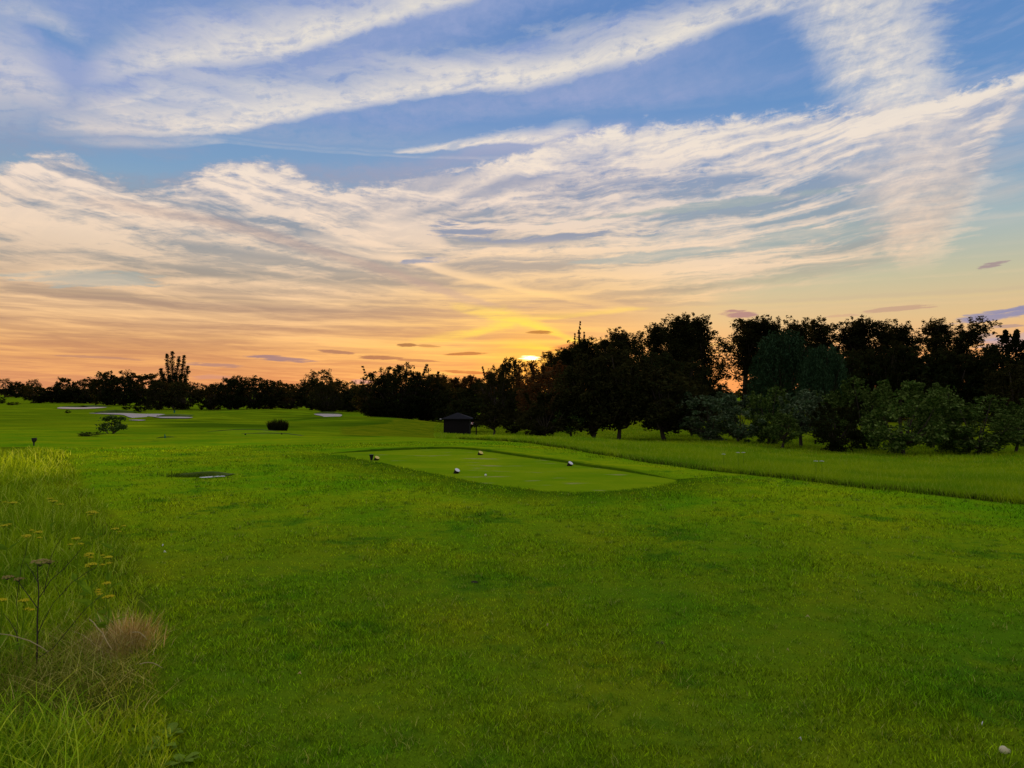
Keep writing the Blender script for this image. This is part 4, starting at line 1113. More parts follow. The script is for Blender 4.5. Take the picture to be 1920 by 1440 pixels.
# a denser fringe where the mower stopped
bp = []
for (xa, ya), (xb, yb) in zip(ROUGH_R[1:8], ROUGH_R[2:9]):
    m = int(math.hypot(xb - xa, yb - ya) * 900); t_ = rng.uniform(0, 1, m); bp.append(np.stack([xa + (xb - xa) * t_, ya + (yb - ya) * t_], -1))
bp = np.concatenate(bp) + np.stack([rng.normal(size=sum(map(len, bp))) * 0.15] * 2, -1)
bi = inside(ROUGH_R, bp[:, 0], bp[:, 1]); kk = (bi > -0.03) & (bi < 0.5); bp, bi = bp[kk], bi[kk]
px_, py_ = np.concatenate([px_, bp[:, 0]]), np.concatenate([py_, bp[:, 1]]); dd = np.hypot(px_, py_); ins = np.concatenate([ins, bi])
n = len(px_)
drift = 0.5 + 0.5 * np.sin(px_ * 0.9 + 1.7 * np.sin(py_ * 0.35)) * np.sin(py_ * 0.6 + 1.1 * np.sin(px_ * 0.5))
Hh = (0.11 + 0.16 * drift) * rng.uniform(0.6, 1.25, n) * np.clip(0.8 + ins / 2.0, 0.8, 1.0)
P = np.stack([px_, py_, height(px_, py_) - 0.01], -1)
v, f = blade_mesh(P, Hh, (0.003 + 0.00065 * dd) * rng.uniform(0.6, 1.2, n), rng.uniform(0, 6.283, n), rng.uniform(0, 6.283, n), rng.uniform(0.05, 0.45, n), rng.uniform(0.05, 0.6, n), 2)
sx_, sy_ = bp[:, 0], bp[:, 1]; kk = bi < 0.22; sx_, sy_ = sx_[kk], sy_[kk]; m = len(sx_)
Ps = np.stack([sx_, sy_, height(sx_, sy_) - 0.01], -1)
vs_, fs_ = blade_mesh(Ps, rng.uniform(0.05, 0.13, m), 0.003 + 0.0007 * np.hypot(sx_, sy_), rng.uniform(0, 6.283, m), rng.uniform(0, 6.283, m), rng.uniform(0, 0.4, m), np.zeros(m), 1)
tag(link('edge_shade_blades', np_mesh('edge_shade_blades', vs_, fs_), turf_mat('edge_shade_blades', (0.020, 0.040, 0.004), (0.050, 0.060, 0.010), (0.07, 0.06, 0.02), 0.1)), kind='stuff')  # dark coloured blades added as the shaded foot of the meadow's edge
tag(link('meadow_grass', np_mesh('meadow_grass', v, f), m_mead), kind='stuff')

# left foreground: long lush grass
m_long = turf_mat('long_grass', (0.065, 0.215, 0.004), (0.320, 0.480, 0.008), (0.42, 0.46, 0.07), 0.55, 0.9, (0.45, 0.62, 0.01), 1.2)
def left_points(n, d0, d1, e, a0=-60, a1=-3, edge=0.0):
    u = rng.uniform(0, 1, n)
    dd = (d0 ** e + u * (d1 ** e - d0 ** e)) ** (1 / e)
    aa = np.radians(rng.uniform(a0, a1, n))
    x, y = np.sin(aa) * dd, np.cos(aa) * dd
    ins = inside(ROUGH_L, x, y) + 0.10 * np.sin(y * 3.1) * np.sin(y * 1.3 + 1)
    k = ins > edge
    return x[k], y[k], dd[k], ins[k]
x, y, dd, ins = left_points(215000, 1.6, 24.0, -0.15)
n = len(x)
drift = 0.5 + 0.5 * np.sin(x * 1.7 + 1.3 * np.sin(y * 0.9)) * np.sin(y * 1.25 + 0.9 * np.sin(x * 1.1))
straw_c = np.array(hits([(140, 1270)])[0]); hollow = np.array(hits([(80, 1330)])[0])
dry_c = np.array(hits([(218, 1222)])[0])
q1 = np.exp(-(((x - straw_c[0]) / 0.75) ** 2 + ((y - straw_c[1]) / 0.9) ** 2))
q2 = np.exp(-(((x - hollow[0]) / 0.5) ** 2 + ((y - hollow[1]) / 0.35) ** 2))
Hh = (0.17 + 0.20 * drift) * rng.uniform(0.45, 1.2, n) * np.clip(0.35 + ins / 1.1, 0.3, 1.0) * (1 - 0.4 * q1) * (1 - 0.5 * q2)
keep = rng.uniform(0, 1, n) > 0.3 * q1 + 0.7 * q2
x, y, dd, Hh = x[keep], y[keep], dd[keep], Hh[keep]; n = len(x)
P = np.stack([x, y, height(x, y) - 0.01], -1)
v, f = blade_mesh(P, Hh, (0.0025 + 0.0006 * dd) * rng.uniform(0.6, 1.5, n), rng.uniform(0, 6.283, n), rng.uniform(0, 6.283, n), rng.uniform(0.0, 0.5, n), rng.uniform(0.0, 1.1, n), 3)
tag(link('long_grass', np_mesh('long_grass', v, f), m_long), kind='stuff')
# broad bright blades close to the camera
n = 6500
x = rng.uniform(-3.6, -1.25, n); y = rng.uniform(1.5, 3.6, n)
k = inside(ROUGH_L, x, y) > 0.25; x, y = x[k], y[k]; n = len(x)
P = np.stack([x, y, height(x, y) - 0.01], -1)
v, f = blade_mesh(P, rng.uniform(0.12, 0.34, n), rng.uniform(0.004, 0.008, n), rng.uniform(0, 6.283, n), rng.uniform(0, 6.283, n), rng.uniform(0, 0.35, n), rng.uniform(0.1, 1.2, n), 6)
tag(link('broad_grass', np_mesh('broad_grass', v, f), turf_mat('broad_grass', (0.100, 0.300, 0.008), (0.210, 0.400, 0.012), (0.38, 0.46, 0.05), 0.5, 2.0, (0.42, 0.64, 0.02), 1.3)), kind='stuff')
# matted straw
m_straw = turf_mat('straw', (0.32, 0.33, 0.035), (0.19, 0.24, 0.020), (0.56, 0.50, 0.14), 0.3, 3.0, (0.5, 0.4, 0.1))
n = 3600
x = straw_c[0] + rng.normal(size=n) * 0.45; y = straw_c[1] + rng.normal(size=n) * 0.5
k = inside(ROUGH_L, x, y) > -0.05; x, y = x[k], y[k]; n = len(x)
P = np.stack([x, y, height(x, y) + rng.uniform(0, 0.10, n)], -1)
v, f = blade_mesh(P, rng.uniform(0.04, 0.15, n), rng.uniform(0.0016, 0.0034, n), rng.uniform(0, 6.283, n), rng.uniform(0, 6.283, n), rng.uniform(0.3, 2.2, n), rng.uniform(0.0, 1.2, n), 4)
tag(link('matted_straw', np_mesh('matted_straw', v, f), m_straw), kind='stuff')
# the reddish dry tuft at the edge of the mown turf
m_dry = turf_mat('dry_grass', (0.58, 0.46, 0.16), (0.42, 0.28, 0.06), (0.70, 0.62, 0.34), 0.35, 4.0, (0.5, 0.34, 0.10))
n = 1500
r_ = np.abs(rng.normal(size=n)) * 0.065; a_ = rng.uniform(0, 6.283, n)
subs = np.array([(0.02, 0.0, 1.0), (0.12, 0.05, 1.05), (-0.15, -0.03, 0.6), (-0.28, 0.10, 0.45), (0.08, -0.14, 0.62), (0.17, 0.16, 0.85), (-0.05, 0.18, 0.9)])
si = rng.integers(0, len(subs), n)
x, y = np.cos(a_) * r_ + subs[si, 0] * 0.65, np.sin(a_) * r_ + subs[si, 1] * 0.65
P = np.stack([x, y, height(dry_c[0] + x, dry_c[1] + y) - h1(*dry_c)], -1)
v, f = blade_mesh(P, rng.uniform(0.08, 0.29, n) * subs[si, 2] * np.exp(-r_ * 1.5), rng.uniform(0.0022, 0.0042, n), rng.uniform(0, 6.283, n), np.where(rng.uniform(0, 1, n) < 0.6, a_, rng.uniform(0, 6.283, n)), rng.uniform(0.0, 0.30, n), rng.uniform(0, 0.7, n), 4)
o = link('dry_grass_tuft', np_mesh('dry_grass_tuft', v, f), m_dry); o.location = (dry_c[0], dry_c[1], h1(*dry_c))
tag(o, 'reddish brown tuft of dry grass at the edge of the mown turf', 'grass tuft')
# rush clump
(x0, y0), = hits([(521, 807)])
n = 900
r_ = np.sqrt(rng.uniform(0, 1, n)) * 0.55; a_ = rng.uniform(0, 6.283, n)
P = np.stack([np.cos(a_) * r_, np.sin(a_) * r_ * 0.8, np.full(n, -0.03)], -1)
v, f = blade_mesh(P, rng.uniform(0.4, 0.85, n) * (1.1 - r_ * 0.6), rng.uniform(0.03, 0.06, n), rng.uniform(0, 6.283, n), a_, r_ * rng.uniform(0.2, 0.7, n), np.zeros(n) + 0.1, 3)
o = link('rush_clump', np_mesh('rush_clump', v, f), LEAF['dark']); o.location = (x0, y0, h1(x0, y0))
tag(o, 'dark spiky rush clump beside the far tee on the fairway', 'plant')

# ------------------------------------------------------------------ yellow umbels and the dark branching stem
m_stem = new_mat('weed_stem'); finish(m_stem, leafy(mix(0.5, (0.16, 0.30, 0.015), (0.16, 0.30, 0.015)), 0.4))
m_dark = new_mat('dry_dark_stem'); finish(m_dark, bsdf((0.038, 0.032, 0.018), 0.8))
m_yel = new_mat('yellow_flower'); k = V(N('ShaderNodeNewGeometry').outputs['Random Per Island'])
finish(m_yel, leafy(mix(k, (0.66, 0.66, 0.03), (0.85, 0.74, 0.05)), 0.55))
m_white = new_mat('white_flower'); finish(m_white, leafy(mix(0.5, (0.7, 0.7, 0.6), (0.7, 0.7, 0.6)), 0.3))
m_seed = new_mat('seed_head'); finish(m_seed, bsdf((0.24, 0.20, 0.045), 0.9))
def umbel(mb_f, mb_s, c, r, g, fl=14):
    """flat plate of tiny flower heads on spokes"""
    c = Vector(c)
    for i in range(fl):
        a = i * 2.399; rr = r * math.sqrt((i + 0.5) / fl)
        p = c + Vector((math.cos(a) * rr, math.sin(a) * rr, -rr * 0.18 + g.uniform(-1, 1) * r * 0.06))
        mb_s.tube([c - Vector((0, 0, r * 0.7)), p], [0.0016, 0.001], 3, False)
        n = 6; q = r * 0.24
        mb_f.add([p + Vector((0, 0, 0.006))] + [p + Vector((math.cos(t * 6.283 / n) * q, math.sin(t * 6.283 / n) * q, -0.002 + g.uniform(-1, 1) * 0.003)) for t in range(n)], [(0, t + 1, (t + 1) % n + 1) for t in range(n)])
UG = 'yellow flowering umbel plants in the long grass'
ul = [(24, 941, 0.42, 'yellow umbel plant nearest the left edge in the far long grass'), (100, 938, 0.5, 'yellow umbel plant furthest back beside the long grass crest'), (8, 984, 0.4, 'yellow umbel cut by the left edge, upper one'), (50, 1003, 0.45, 'yellow umbel plant left of the brightest yellow one'), (72, 996, 0.5, 'yellow umbel touching its left neighbour above the dark stem'), (143, 1008, 0.5, 'brightest orange yellow umbel in the middle of the long grass'),
      (172, 958, 0.42, 'yellow umbel with orange tint near the mown edge'), (216, 990, 0.34, 'pale yellow umbel closest to the mown edge'), (168, 1037, 0.4, 'small yellow umbel right of the dark stem tips'), (203, 1043, 0.36, 'yellow umbel low near the mown turf'), (172, 1056, 0.4, 'yellow umbel just under the small one'), (200, 1092, 0.36, 'lone yellow umbel above the dry tuft'),
      (203, 1117, 0.34, 'yellow umbel directly above the reddish dry tuft'), (5, 1123, 0.45, 'yellow umbel at the left edge below the dark stem head'), (45, 1124, 0.42, 'narrow yellow umbel left of the dark stem')]
for i, (px, py, hgt_, lab) in enumerate(ul):
    # flower head seen at this pixel: walk to the depth where it stands hgt_ above the ground
    x, z = ray(px, py)
    ds = np.arange(3.0, 25, 0.03); gap_ = (CAM.z + z * ds) - height(x * ds, ds) - hgt_
    d = ds[np.argmax(gap_ < 0)]
    g = random.Random(i); base = Vector((x * d + g.uniform(-.04, .04), d, h1(x * d, d)))
    t = empty('umbel_plant', base); tag(t, lab, 'wild flower', UG)
    top = Vector((x * d, d, CAM.z + z * d)) - base
    sm, fm = MB(), MB()
    sm.tube(bent((0, 0, -0.02), top - Vector((0, 0, 0.04)), 5, 0, g), [0.004, 0.0036, 0.003, 0.0026, 0.002], 5, False)
    r = 0.0088 * d * g.uniform(0.55, 0.8)
    umbel(fm, sm, top, r, g, 15)
    for _ in range(g.choice((1, 2, 2))):
        c = top + Vector((g.uniform(-1, 1) * r * 2.0, g.uniform(-1, 1) * r, g.uniform(-0.06, 0.02)))
        sm.tube([top * 0.55, c - Vector((0, 0, 0.03))], [0.0025, 0.0018], 4, False)
        f2 = MB(); umbel(f2, sm, c, r * g.uniform(0.45, 0.75), g, 9); f2.build('flower_head', m_yel, t)
    for _ in range(4):
        a = g.uniform(0, 6.28); zz_ = top.z * g.uniform(0.15, 0.5)
        v_ = [Vector((0, 0, zz_)), Vector((math.cos(a) * .06 + .02, math.sin(a) * .06, zz_ + .05)), Vector((math.cos(a) * .14, math.sin(a) * .14, zz_ + .06)), Vector((math.cos(a) * .06 - .02, math.sin(a) * .06 - .02, zz_ + .03))]
        sm.add(v_, [(0, 1, 2, 3)])
    sm.build('stem', m_stem, t); fm.build('flower_head', m_yel, t)

# dark stem: main stalk and rising side branches, some ending in dull seed heads
(bx, bd), = hits([(68, 1262)])
base = Vector((bx, bd, h1(bx, bd)))
t = empty('dried_stalk', base); tag(t, 'tall dark bare stalk with rising side branches in the long grass', 'plant')
sk = bd / F
def at(px, py, dy=0.0):
    x, z = ray(px, py); d = bd + dy
    return Vector((x * d, d, CAM.z + z * d)) - base
mb = MB()
main = [Vector((0, 0, -0.03)), at(70, 1210), at(70, 1160, .02), at(73, 1110, .03), at(71, 1085, .05), at(70, 1060, .05)]
mb.tube(main, [0.005, 0.0045, 0.004, 0.0036, 0.003, 0.002], 7, False)
mb.build('stalk', m_dark, t)
for i, (pts, r) in enumerate([([(70, 1140), (50, 1112), (30, 1085), (22, 1078)], .006), ([(70, 1190), (84, 1160), (100, 1130)], .007), ([(74, 1120), (95, 1088), (120, 1066), (145, 1038), (155, 1024)], .006), ([(110, 1120), (135, 1092), (160, 1075), (182, 1062)], .005), ([(71, 1092), (60, 1072), (48, 1055)], .005), ([(95, 1046), (106, 1022), (120, 1004)], .0045), ([(40, 1062), (48, 1036), (52, 1018)], .004),
                              ([(70, 1235), (100, 1215), (135, 1172), (160, 1142), (195, 1112)], .006), ([(100, 1130), (112, 1118), (106, 1104), (100, 1090)], .0035), ([(30, 1185), (18, 1165), (6, 1150)], .005), ([(32, 1205), (33, 1150), (31, 1130)], .0035)]):
    mbb = MB(); q = [at(px, py, 0.03 + 0.10 * math.sin(i * 2.1) * j / len(pts)) for j, (px, py) in enumerate(pts)]
    if i in (5, 6, 9, 10): q = [at(pts[0][0] - (pts[1][0] - pts[0][0]) * 1.2, pts[0][1] + 70, 0.02)] + q
    mbb.tube(q, list(np.linspace(r * 0.45, r * 0.2, len(q))), 5, False)
    mbb.build('branch', m_dark, t)
for px, py, r, dy in ((75, 1050, .055, .05), (14, 1080, .032, .02), (35, 1084, .028, .03), (92, 1052, .028, .1)):
    sm, fm = MB(), MB(); umbel(fm, sm, at(px, py, dy), r, random.Random(px), 11)
    fm.v += []; o = fm.build('seed_head', m_seed, t); sm.build('spoke', m_dark, o)

# broad-leaved weeds at the bottom edge of the rough
m_weed = leaf_mat('weed_leaf', (0.15, 0.28, 0.02), (0.28, 0.38, 0.06), 0.3, (0.3, 0.36, 0.03))
def weed(px, py, R_, nleaf, lab, seed):
    (x, d), = hits([(px, py)]); g = random.Random(seed)
    t = empty('broadleaf_weed', (x, d, h1(x, d))); tag(t, lab, 'weed', 'broad leaved weeds at the edge of the rough')
    for i in range(nleaf):
        a = i * 2.4 + g.uniform(-.4, .4); L_ = R_ * g.uniform(0.6, 1.15); rise = g.uniform(0.3, 1.1)
        ctr = [Vector((math.cos(a) * L_ * s, math.sin(a) * L_ * s, L_ * rise * (s - 0.62 * s * s))) for s in (0.12, 0.35, 0.6, 0.82, 1.0)]
        wd = [0.05, 0.20, 0.27, 0.19, 0.02]
        sd = Vector((-math.sin(a), math.cos(a), 0)); v_ = []
        for p_, w_ in zip(ctr, wd):
            j = 1 + g.uniform(-.15, .15)
            v_ += [p_ - sd * w_ * L_ * j + Vector((0, 0, .12 * w_ * L_)), p_, p_ + sd * w_ * L_ * j + Vector((0, 0, .12 * w_ * L_))]
        f_ = []
        for q_ in range(4):
            b = q_ * 3; f_ += [(b, b + 1, b + 4, b + 3), (b + 1, b + 2, b + 5, b + 4)]
        m_ = MB(); m_.add(v_, f_); m_.build('leaf', m_weed, t)
for a in ((300, 1405, .11, 11, 'broad leaved weed at the corner where rough meets turf', 1), (258, 1418, .10, 10, 'yellowish broad leaved weed left of the corner one', 2), (322, 1378, .10, 7, 'small weed with pale leaves at the mown edge', 3), (268, 1372, .09, 9, 'broad leaved weed above the yellowish one', 4), (215, 1430, .10, 10, 'broad leaved weed at the bottom edge of the picture', 5), (340, 1432, .10, 7, 'low weed nearest the bottom on the mown turf', 6)):
    weed(a[0], a[1], a[2] * 0.72, *a[3:])
# loose pale stalks lying over the rough
m_stalk = new_mat('pale_stalk'); finish(m_stalk, bsdf((0.42, 0.36, 0.16), 0.8))
for i, (p0, p1, z0, z1, lab) in enumerate((((168, 1160), (208, 1218), .38, .22, 'long pale dry stalk leaning left of the reddish tuft'), ((0, 1188), (92, 1222), .33, .2, 'long thin pale stalk lying across the left edge'), ((248, 1186), (276, 1200), .25, .2, 'short bright stalk beside the reddish tuft'), ((262, 1245), (304, 1253), .12, .08, 'pale stalk bending over the mown edge'))):
    def up_at(px, py, h):
        x, z = ray(px, py); ds = np.arange(2.0, 12, 0.02); d = ds[np.argmax((CAM.z + z * ds) - height(x * ds, ds) - h < 0)]
        return Vector((x * d, d, CAM.z + z * d))
    a, b = up_at(*p0, z0), up_at(*p1, z1)
    mb = MB(); mb.tube(bent(a, b, 6, -0.02, rnd), [0.0026] * 5 + [0.001], 5)
    o = mb.build('dry_stalk', m_stalk); tag(o, lab, 'stalk')
# ------------------------------------------------------------------ sand
m_sand = new_mat('bunker_sand'); pos = world_pos()
finish(m_sand, bsdf(mix(noise(pos, 1.5, 4.0, 0.6), (0.42, 0.36, 0.31), (0.55, 0.48, 0.42)), 0.9, 0.1, bump(noise(pos, 3.0, 4.0, 0.7), 0.5, 0.05)))
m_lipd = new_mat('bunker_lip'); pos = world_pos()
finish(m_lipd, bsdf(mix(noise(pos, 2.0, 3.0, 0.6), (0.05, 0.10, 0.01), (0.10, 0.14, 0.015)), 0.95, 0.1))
def ground_patch(name, px_poly, mat, lift, lab, cell=None):
    P = np.array(hits(px_poly))
    # densify and soften the outline
    Q = []
    for i in range(len(P)):
        a, b = P[i], P[(i + 1) % len(P)]
        Q += [a + (b - a) * t for t in np.linspace(0, 1, 6, endpoint=False)]
    Q = np.array(Q)
    for _ in range(3): Q = Q * 0.5 + (np.roll(Q, 1, 0) + np.roll(Q, -1, 0)) * 0.25
    import bmesh
    bm = bmesh.new()
    vs = [bm.verts.new((x, y, h1(x, y) + lift)) for x, y in Q]
    f = bm.faces.new(vs); bmesh.ops.triangulate(bm, faces=[f])
    if f.is_valid and f.normal.z < 0: bmesh.ops.reverse_faces(bm, faces=bm.faces[:])
    me = bpy.data.meshes.new(name); bm.to_mesh(me); bm.free()
    o = link(name, me, mat); tag(o, lab, kind='structure')
    return o, Q
def lip(px_pts, h, w, lab='bunker_lip'):
    P = np.array(hits(px_pts)); Q = []
    for i in range(len(P) - 1): Q += [P[i] + (P[i + 1] - P[i]) * t for t in np.linspace(0, 1, 6, endpoint=False)]
    Q.append(P[-1]); Q = np.array(Q)
    s = np.linspace(0, 1, len(Q)); hh = h * np.sin(np.pi * np.clip(s, 0.02, 0.98)) ** 0.5
    V_ = []
    for o, k in ((0, -0.05), (0.05 * w, 0.7), (0.2 * w, 1.0), (0.6 * w, 0.6), (1.0 * w, -0.05)):
        V_.append(np.stack([Q[:, 0], Q[:, 1] + o, height(Q[:, 0], Q[:, 1] + o) + hh * k], -1))
    V_ = np.stack(V_, 1); nn, mm = V_.shape[:2]; ii = np.arange(nn * mm).reshape(nn, mm)
    q = np.stack([ii[:-1, :-1].ravel(), ii[1:, :-1].ravel(), ii[1:, 1:].ravel(), ii[:-1, 1:].ravel()], -1)
    o = link(lab, np_mesh(lab, V_.reshape(-1, 3), q, True), m_lipd); tag(o, kind='structure'); return o
ground_patch('bunker', [(158, 775.2), (232, 775.0), (262, 776.6), (300, 776.6), (314, 778.2), (296, 780.6), (290, 783.2), (366, 783.6), (352, 785.8), (276, 785.8), (238, 781.0), (230, 778.4), (196, 777.2)], m_sand, 0.09, 'main pale sand bunker')
ground_patch('bunker', [(104, 766.5), (114, 763.6), (150, 764.6), (176, 763.4), (204, 764.2), (178, 766.6), (140, 767.6)], m_sand, 0.10, 'small far sand bunker on the left')
ground_patch('bunker', [(586, 776.8), (602, 776.4), (636, 777.0), (643, 778.6), (622, 781.2), (604, 780.2)], m_sand, 0.08, 'far sand bunker by the round tree')
ground_patch('bunker', [(238, 788.0), (256, 787.4), (276, 788.2), (262, 789.6)], m_sand, 0.05, 'thin sand strip below main bunker')
lip([(176, 774.6), (215, 773.6), (250, 774.4)], 0.55, 2.5); lip([(288, 782.6), (306, 781.4), (330, 781.6), (352, 783.0)], 0.2, 1.6)
lip([(116, 762.8), (150, 763.6), (176, 762.6), (200, 763.2)], 0.5, 4.0); lip([(590, 776.2), (612, 775.4), (638, 776.2)], 0.35, 3.0)
# the little hollow with a bright sliver in the near turf
m_pale = new_mat('pale_sand'); finish(m_pale, bsdf((0.80, 0.80, 0.72), 0.55, 0.5))
ground_patch('sand_hollow', [(372, 896.2), (388, 894.6), (404, 893.6), (420, 893.2), (424, 894.4), (408, 895.2), (392, 896.8), (378, 897.2)], m_pale, 0.014, 'bright sliver in the turf hollow')
lip([(326, 893.5), (350, 894.8), (376, 893.6), (400, 891.8), (426, 893.6)], 0.085, 0.5, 'hollow_lip')
(hx, hy), = hits([(360, 893.5)])
n = 900
x = hx + rng.normal(size=n) * 0.22; y = hy + rng.normal(size=n) * 0.10
P = np.stack([x, y, height(x, y) - 0.01], -1)
v, f = blade_mesh(P, rng.uniform(0.04, 0.10, n), rng.uniform(0.008, 0.016, n), rng.uniform(0, 6.28, n), rng.uniform(0, 6.28, n), rng.uniform(0, .6, n), np.zeros(n) + .2, 2)
tag(link('hollow_grass', np_mesh('hollow_grass', v, f), turf_mat('hollow_grass', (0.03, 0.09, 0.008), (0.05, 0.12, 0.01), (0.08, 0.12, 0.02))), kind='stuff')

# ------------------------------------------------------------------ hut, sign, posts
m_tar = new_mat('black_timber'); pos = world_pos()
finish(m_tar, bsdf(mix(noise(pos, 8.0, 3.0, 0.6), (0.006, 0.0055, 0.005), (0.012, 0.010, 0.009)), 0.85, 0.15))
m_roof = new_mat('roof_felt'); pos = world_pos()
finish(m_roof, bsdf(mix(noise(pos, 5.0, 3.0, 0.6), (0.006, 0.006, 0.007), (0.011, 0.011, 0.013)), 0.9, 0.15))
m_wht = new_mat('white_paint'); finish(m_wht, bsdf((0.80, 0.80, 0.78), 0.5, 0.4))
m_red = new_mat('red_paint'); finish(m_red, bsdf((0.55, 0.05, 0.06), 0.5, 0.3))
m_yp = new_mat('yellow_paint'); finish(m_yp, bsdf((0.75, 0.62, 0.12), 0.5, 0.4))
m_blk = new_mat('black_plastic'); finish(m_blk, bsdf((0.010, 0.010, 0.010), 0.6, 0.3))
m_grn = new_mat('green_paint'); finish(m_grn, bsdf((0.03, 0.16, 0.07), 0.6, 0.3))
m_log = new_mat('dark_log'); pos = world_pos()
finish(m_log, bsdf(mix(noise(pos, 40.0, 3.0, 0.6), (0.012, 0.010, 0.008), (0.028, 0.022, 0.016)), 0.9, 0.1))
D_ = 70.0
hp = at_depth(856, D_); s = D_ / F
hw = 47 * s; hz = CAM.z + ray(856, 785)[1] * D_ - hp.z; rz_ = CAM.z + ray(856, 774)[1] * D_ - hp.z
hut = empty('hut', (hp.x, hp.y + hw / 2, hp.z), 0.0); tag(hut, 'small black timber hut with a pyramid roof in front of the trees', 'hut')
for nm, c, sz_ in (('wall', (0, -hw / 2 + .03, hz / 2 - .1), (hw - .12, .05, hz + .2)), ('wall', (0, hw / 2 - .03, hz / 2 - .1), (hw - .12, .05, hz + .2)), ('wall', (-hw / 2 + .03, 0, hz / 2 - .1), (.05, hw - .12, hz + .2)), ('wall', (hw / 2 - .03, 0, hz / 2 - .1), (.05, hw - .12, hz + .2))):
    mb = MB(); mb.box(c, sz_); w = mb.build(nm, m_tar, hut)
    for i in range(8):      # upright weatherboards
        t_ = (i - 3.5) * (hw - .14) / 8
        p_ = MB()
        if sz_[0] > sz_[1]: p_.box((t_, c[1] + math.copysign(.036, c[1]), hz / 2 - .1), ((hw - .14) / 8 - .012, .02, hz + .16))
        else: p_.box((c[0] + math.copysign(.036, c[0]), t_, hz / 2 - .1), (.02, (hw - .14) / 8 - .012, hz + .16))
        p_.build('plank', m_tar, w)
for sx in (-1, 1):
    for sy in (-1, 1):
        mb = MB(); mb.box((sx * (hw / 2 - .02), sy * (hw / 2 - .02), hz / 2 - .1), (.1, .1, hz + .22)); mb.build('corner_post', m_tar, hut)
e = hw / 2 + 0.26
mb = MB(); mb.add([(-e, -e, hz), (e, -e, hz), (e, e, hz), (-e, e, hz), (0, 0, rz_), (-e, -e, hz - .07), (e, -e, hz - .07), (e, e, hz - .07), (-e, e, hz - .07)],
                  [(0, 1, 4), (1, 2, 4), (2, 3, 4), (3, 0, 4), (0, 5, 6, 1), (1, 6, 7, 2), (2, 7, 8, 3), (3, 8, 5, 0), (8, 7, 6, 5)])
mb.build('roof', m_roof, hut)
mb = MB(); mb.box((-e - .04, -e, hz - .02), (.14, .05, .05)); mb.build('gutter_end', m_wht, hut)
# sign post right of the hut
sp_ = at_depth(893, 68.0); s = 68.0 / F
sg = empty('sign_post', sp_); tag(sg, 'dark post with a small red and white board right of the hut', 'sign')
ph = CAM.z + ray(893, 795)[1] * 68 - sp_.z
mb = MB(); mb.box((0, 0, ph / 2 - .05), (.11, .11, ph + .1)); mb.build('post', m_tar, sg)
mb = MB(); mb.box((-2 * s, -.02, ph + .02), (9 * s, .12, 3.2 * s)); mb.build('top_box', m_tar, sg)
bo = MB(); bo.box((-7.5 * s, -.05, ph + 1.2 * s), (4.4 * s, .04, 4.0 * s)); b_ = bo.build('board', m_wht, sg)
bo = MB(); bo.box((-7.2 * s, -.085, ph + 2.2 * s), (1.6 * s, .03, 2.6 * s)); bo.build('red_panel', m_red, b_)
bo = MB(); bo.box((-8.6 * s, -.085, ph - .3 * s), (1.2 * s, .03, 1.6 * s)); bo.build('red_panel', m_red, b_)

# tee markers: short logs cut at a slant, painted on the cut
def tee_marker(px, py, r, hgt_, paint, lab, tilt=0.62, yaw=-0.75):
    (x, d), = hits([(px, py)])
    t = empty('tee_marker', (x, d, h1(x, d))); tag(t, lab, 'tee marker', 'tee markers on the mown tee')
    ax = Vector((math.sin(tilt) * math.cos(yaw), math.sin(tilt) * math.sin(yaw), math.cos(tilt)))
    q = ax.to_track_quat('Z', 'Y').to_matrix()
    mb = MB(); mb.lathe([(r * .82, -.05), (r * .92, hgt_ * .4), (r, hgt_), (r * .97, hgt_ + .004)], 20); mb.v = [tuple(q @ Vector(p)) for p in mb.v]
    mb.build('log', m_log, t)
    mb = MB(); mb.lathe([(r * .96, hgt_ + .005), (r * .96, hgt_ + .010), (r * .90, hgt_ + .014)], 20); mb.v = [tuple(q @ Vector(p)) for p in mb.v]
    mb.build('painted_top', paint, t)
tee_marker(854.5, 887.5, .052, .075, m_wht, 'white topped tee marker at the front of the tee')
tee_marker(1067, 873.5, .056, .072, m_wht, 'white topped tee marker at the far right edge of the tee')
tee_marker(899.5, 852.8, .062, .068, m_yp, 'yellow topped tee marker on the far edge of the tee')
tee_marker(705, 863.0, .058, .075, m_yp, 'yellow topped tee marker beside the black funnel')
def funnel(px, py, prof, lab, cat):
    (x, d), = hits([(px, py)])
    t = empty('funnel_marker', (x, d, h1(x, d))); tag(t, lab, cat)
    s = d / F; mb = MB(); mb.lathe([(r * s, z * s) for r, z in prof], 16); mb.build('cone', m_blk, t)
    return t, s
t, s = funnel(696.5, 863.0, [(2.0, -1.0), (2.2, 2.0), (4.0, 9.6), (4.1, 10.2)], 'black funnel shaped tub on the tee beside the yellow marker', 'tub')
mb = MB(); mb.lathe([(4.0 * s, 10.25 * s), (4.3 * s, 10.3 * s), (4.3 * s, 10.8 * s), (3.9 * s, 10.8 * s)], 16); mb.build('rim', m_blk, t)
t, s = funnel(63.5, 836, [(1.2, -2.0), (1.3, 5.0), (1.8, 7.0)], 'black funnel topped post standing in the rough at the left edge', 'post')
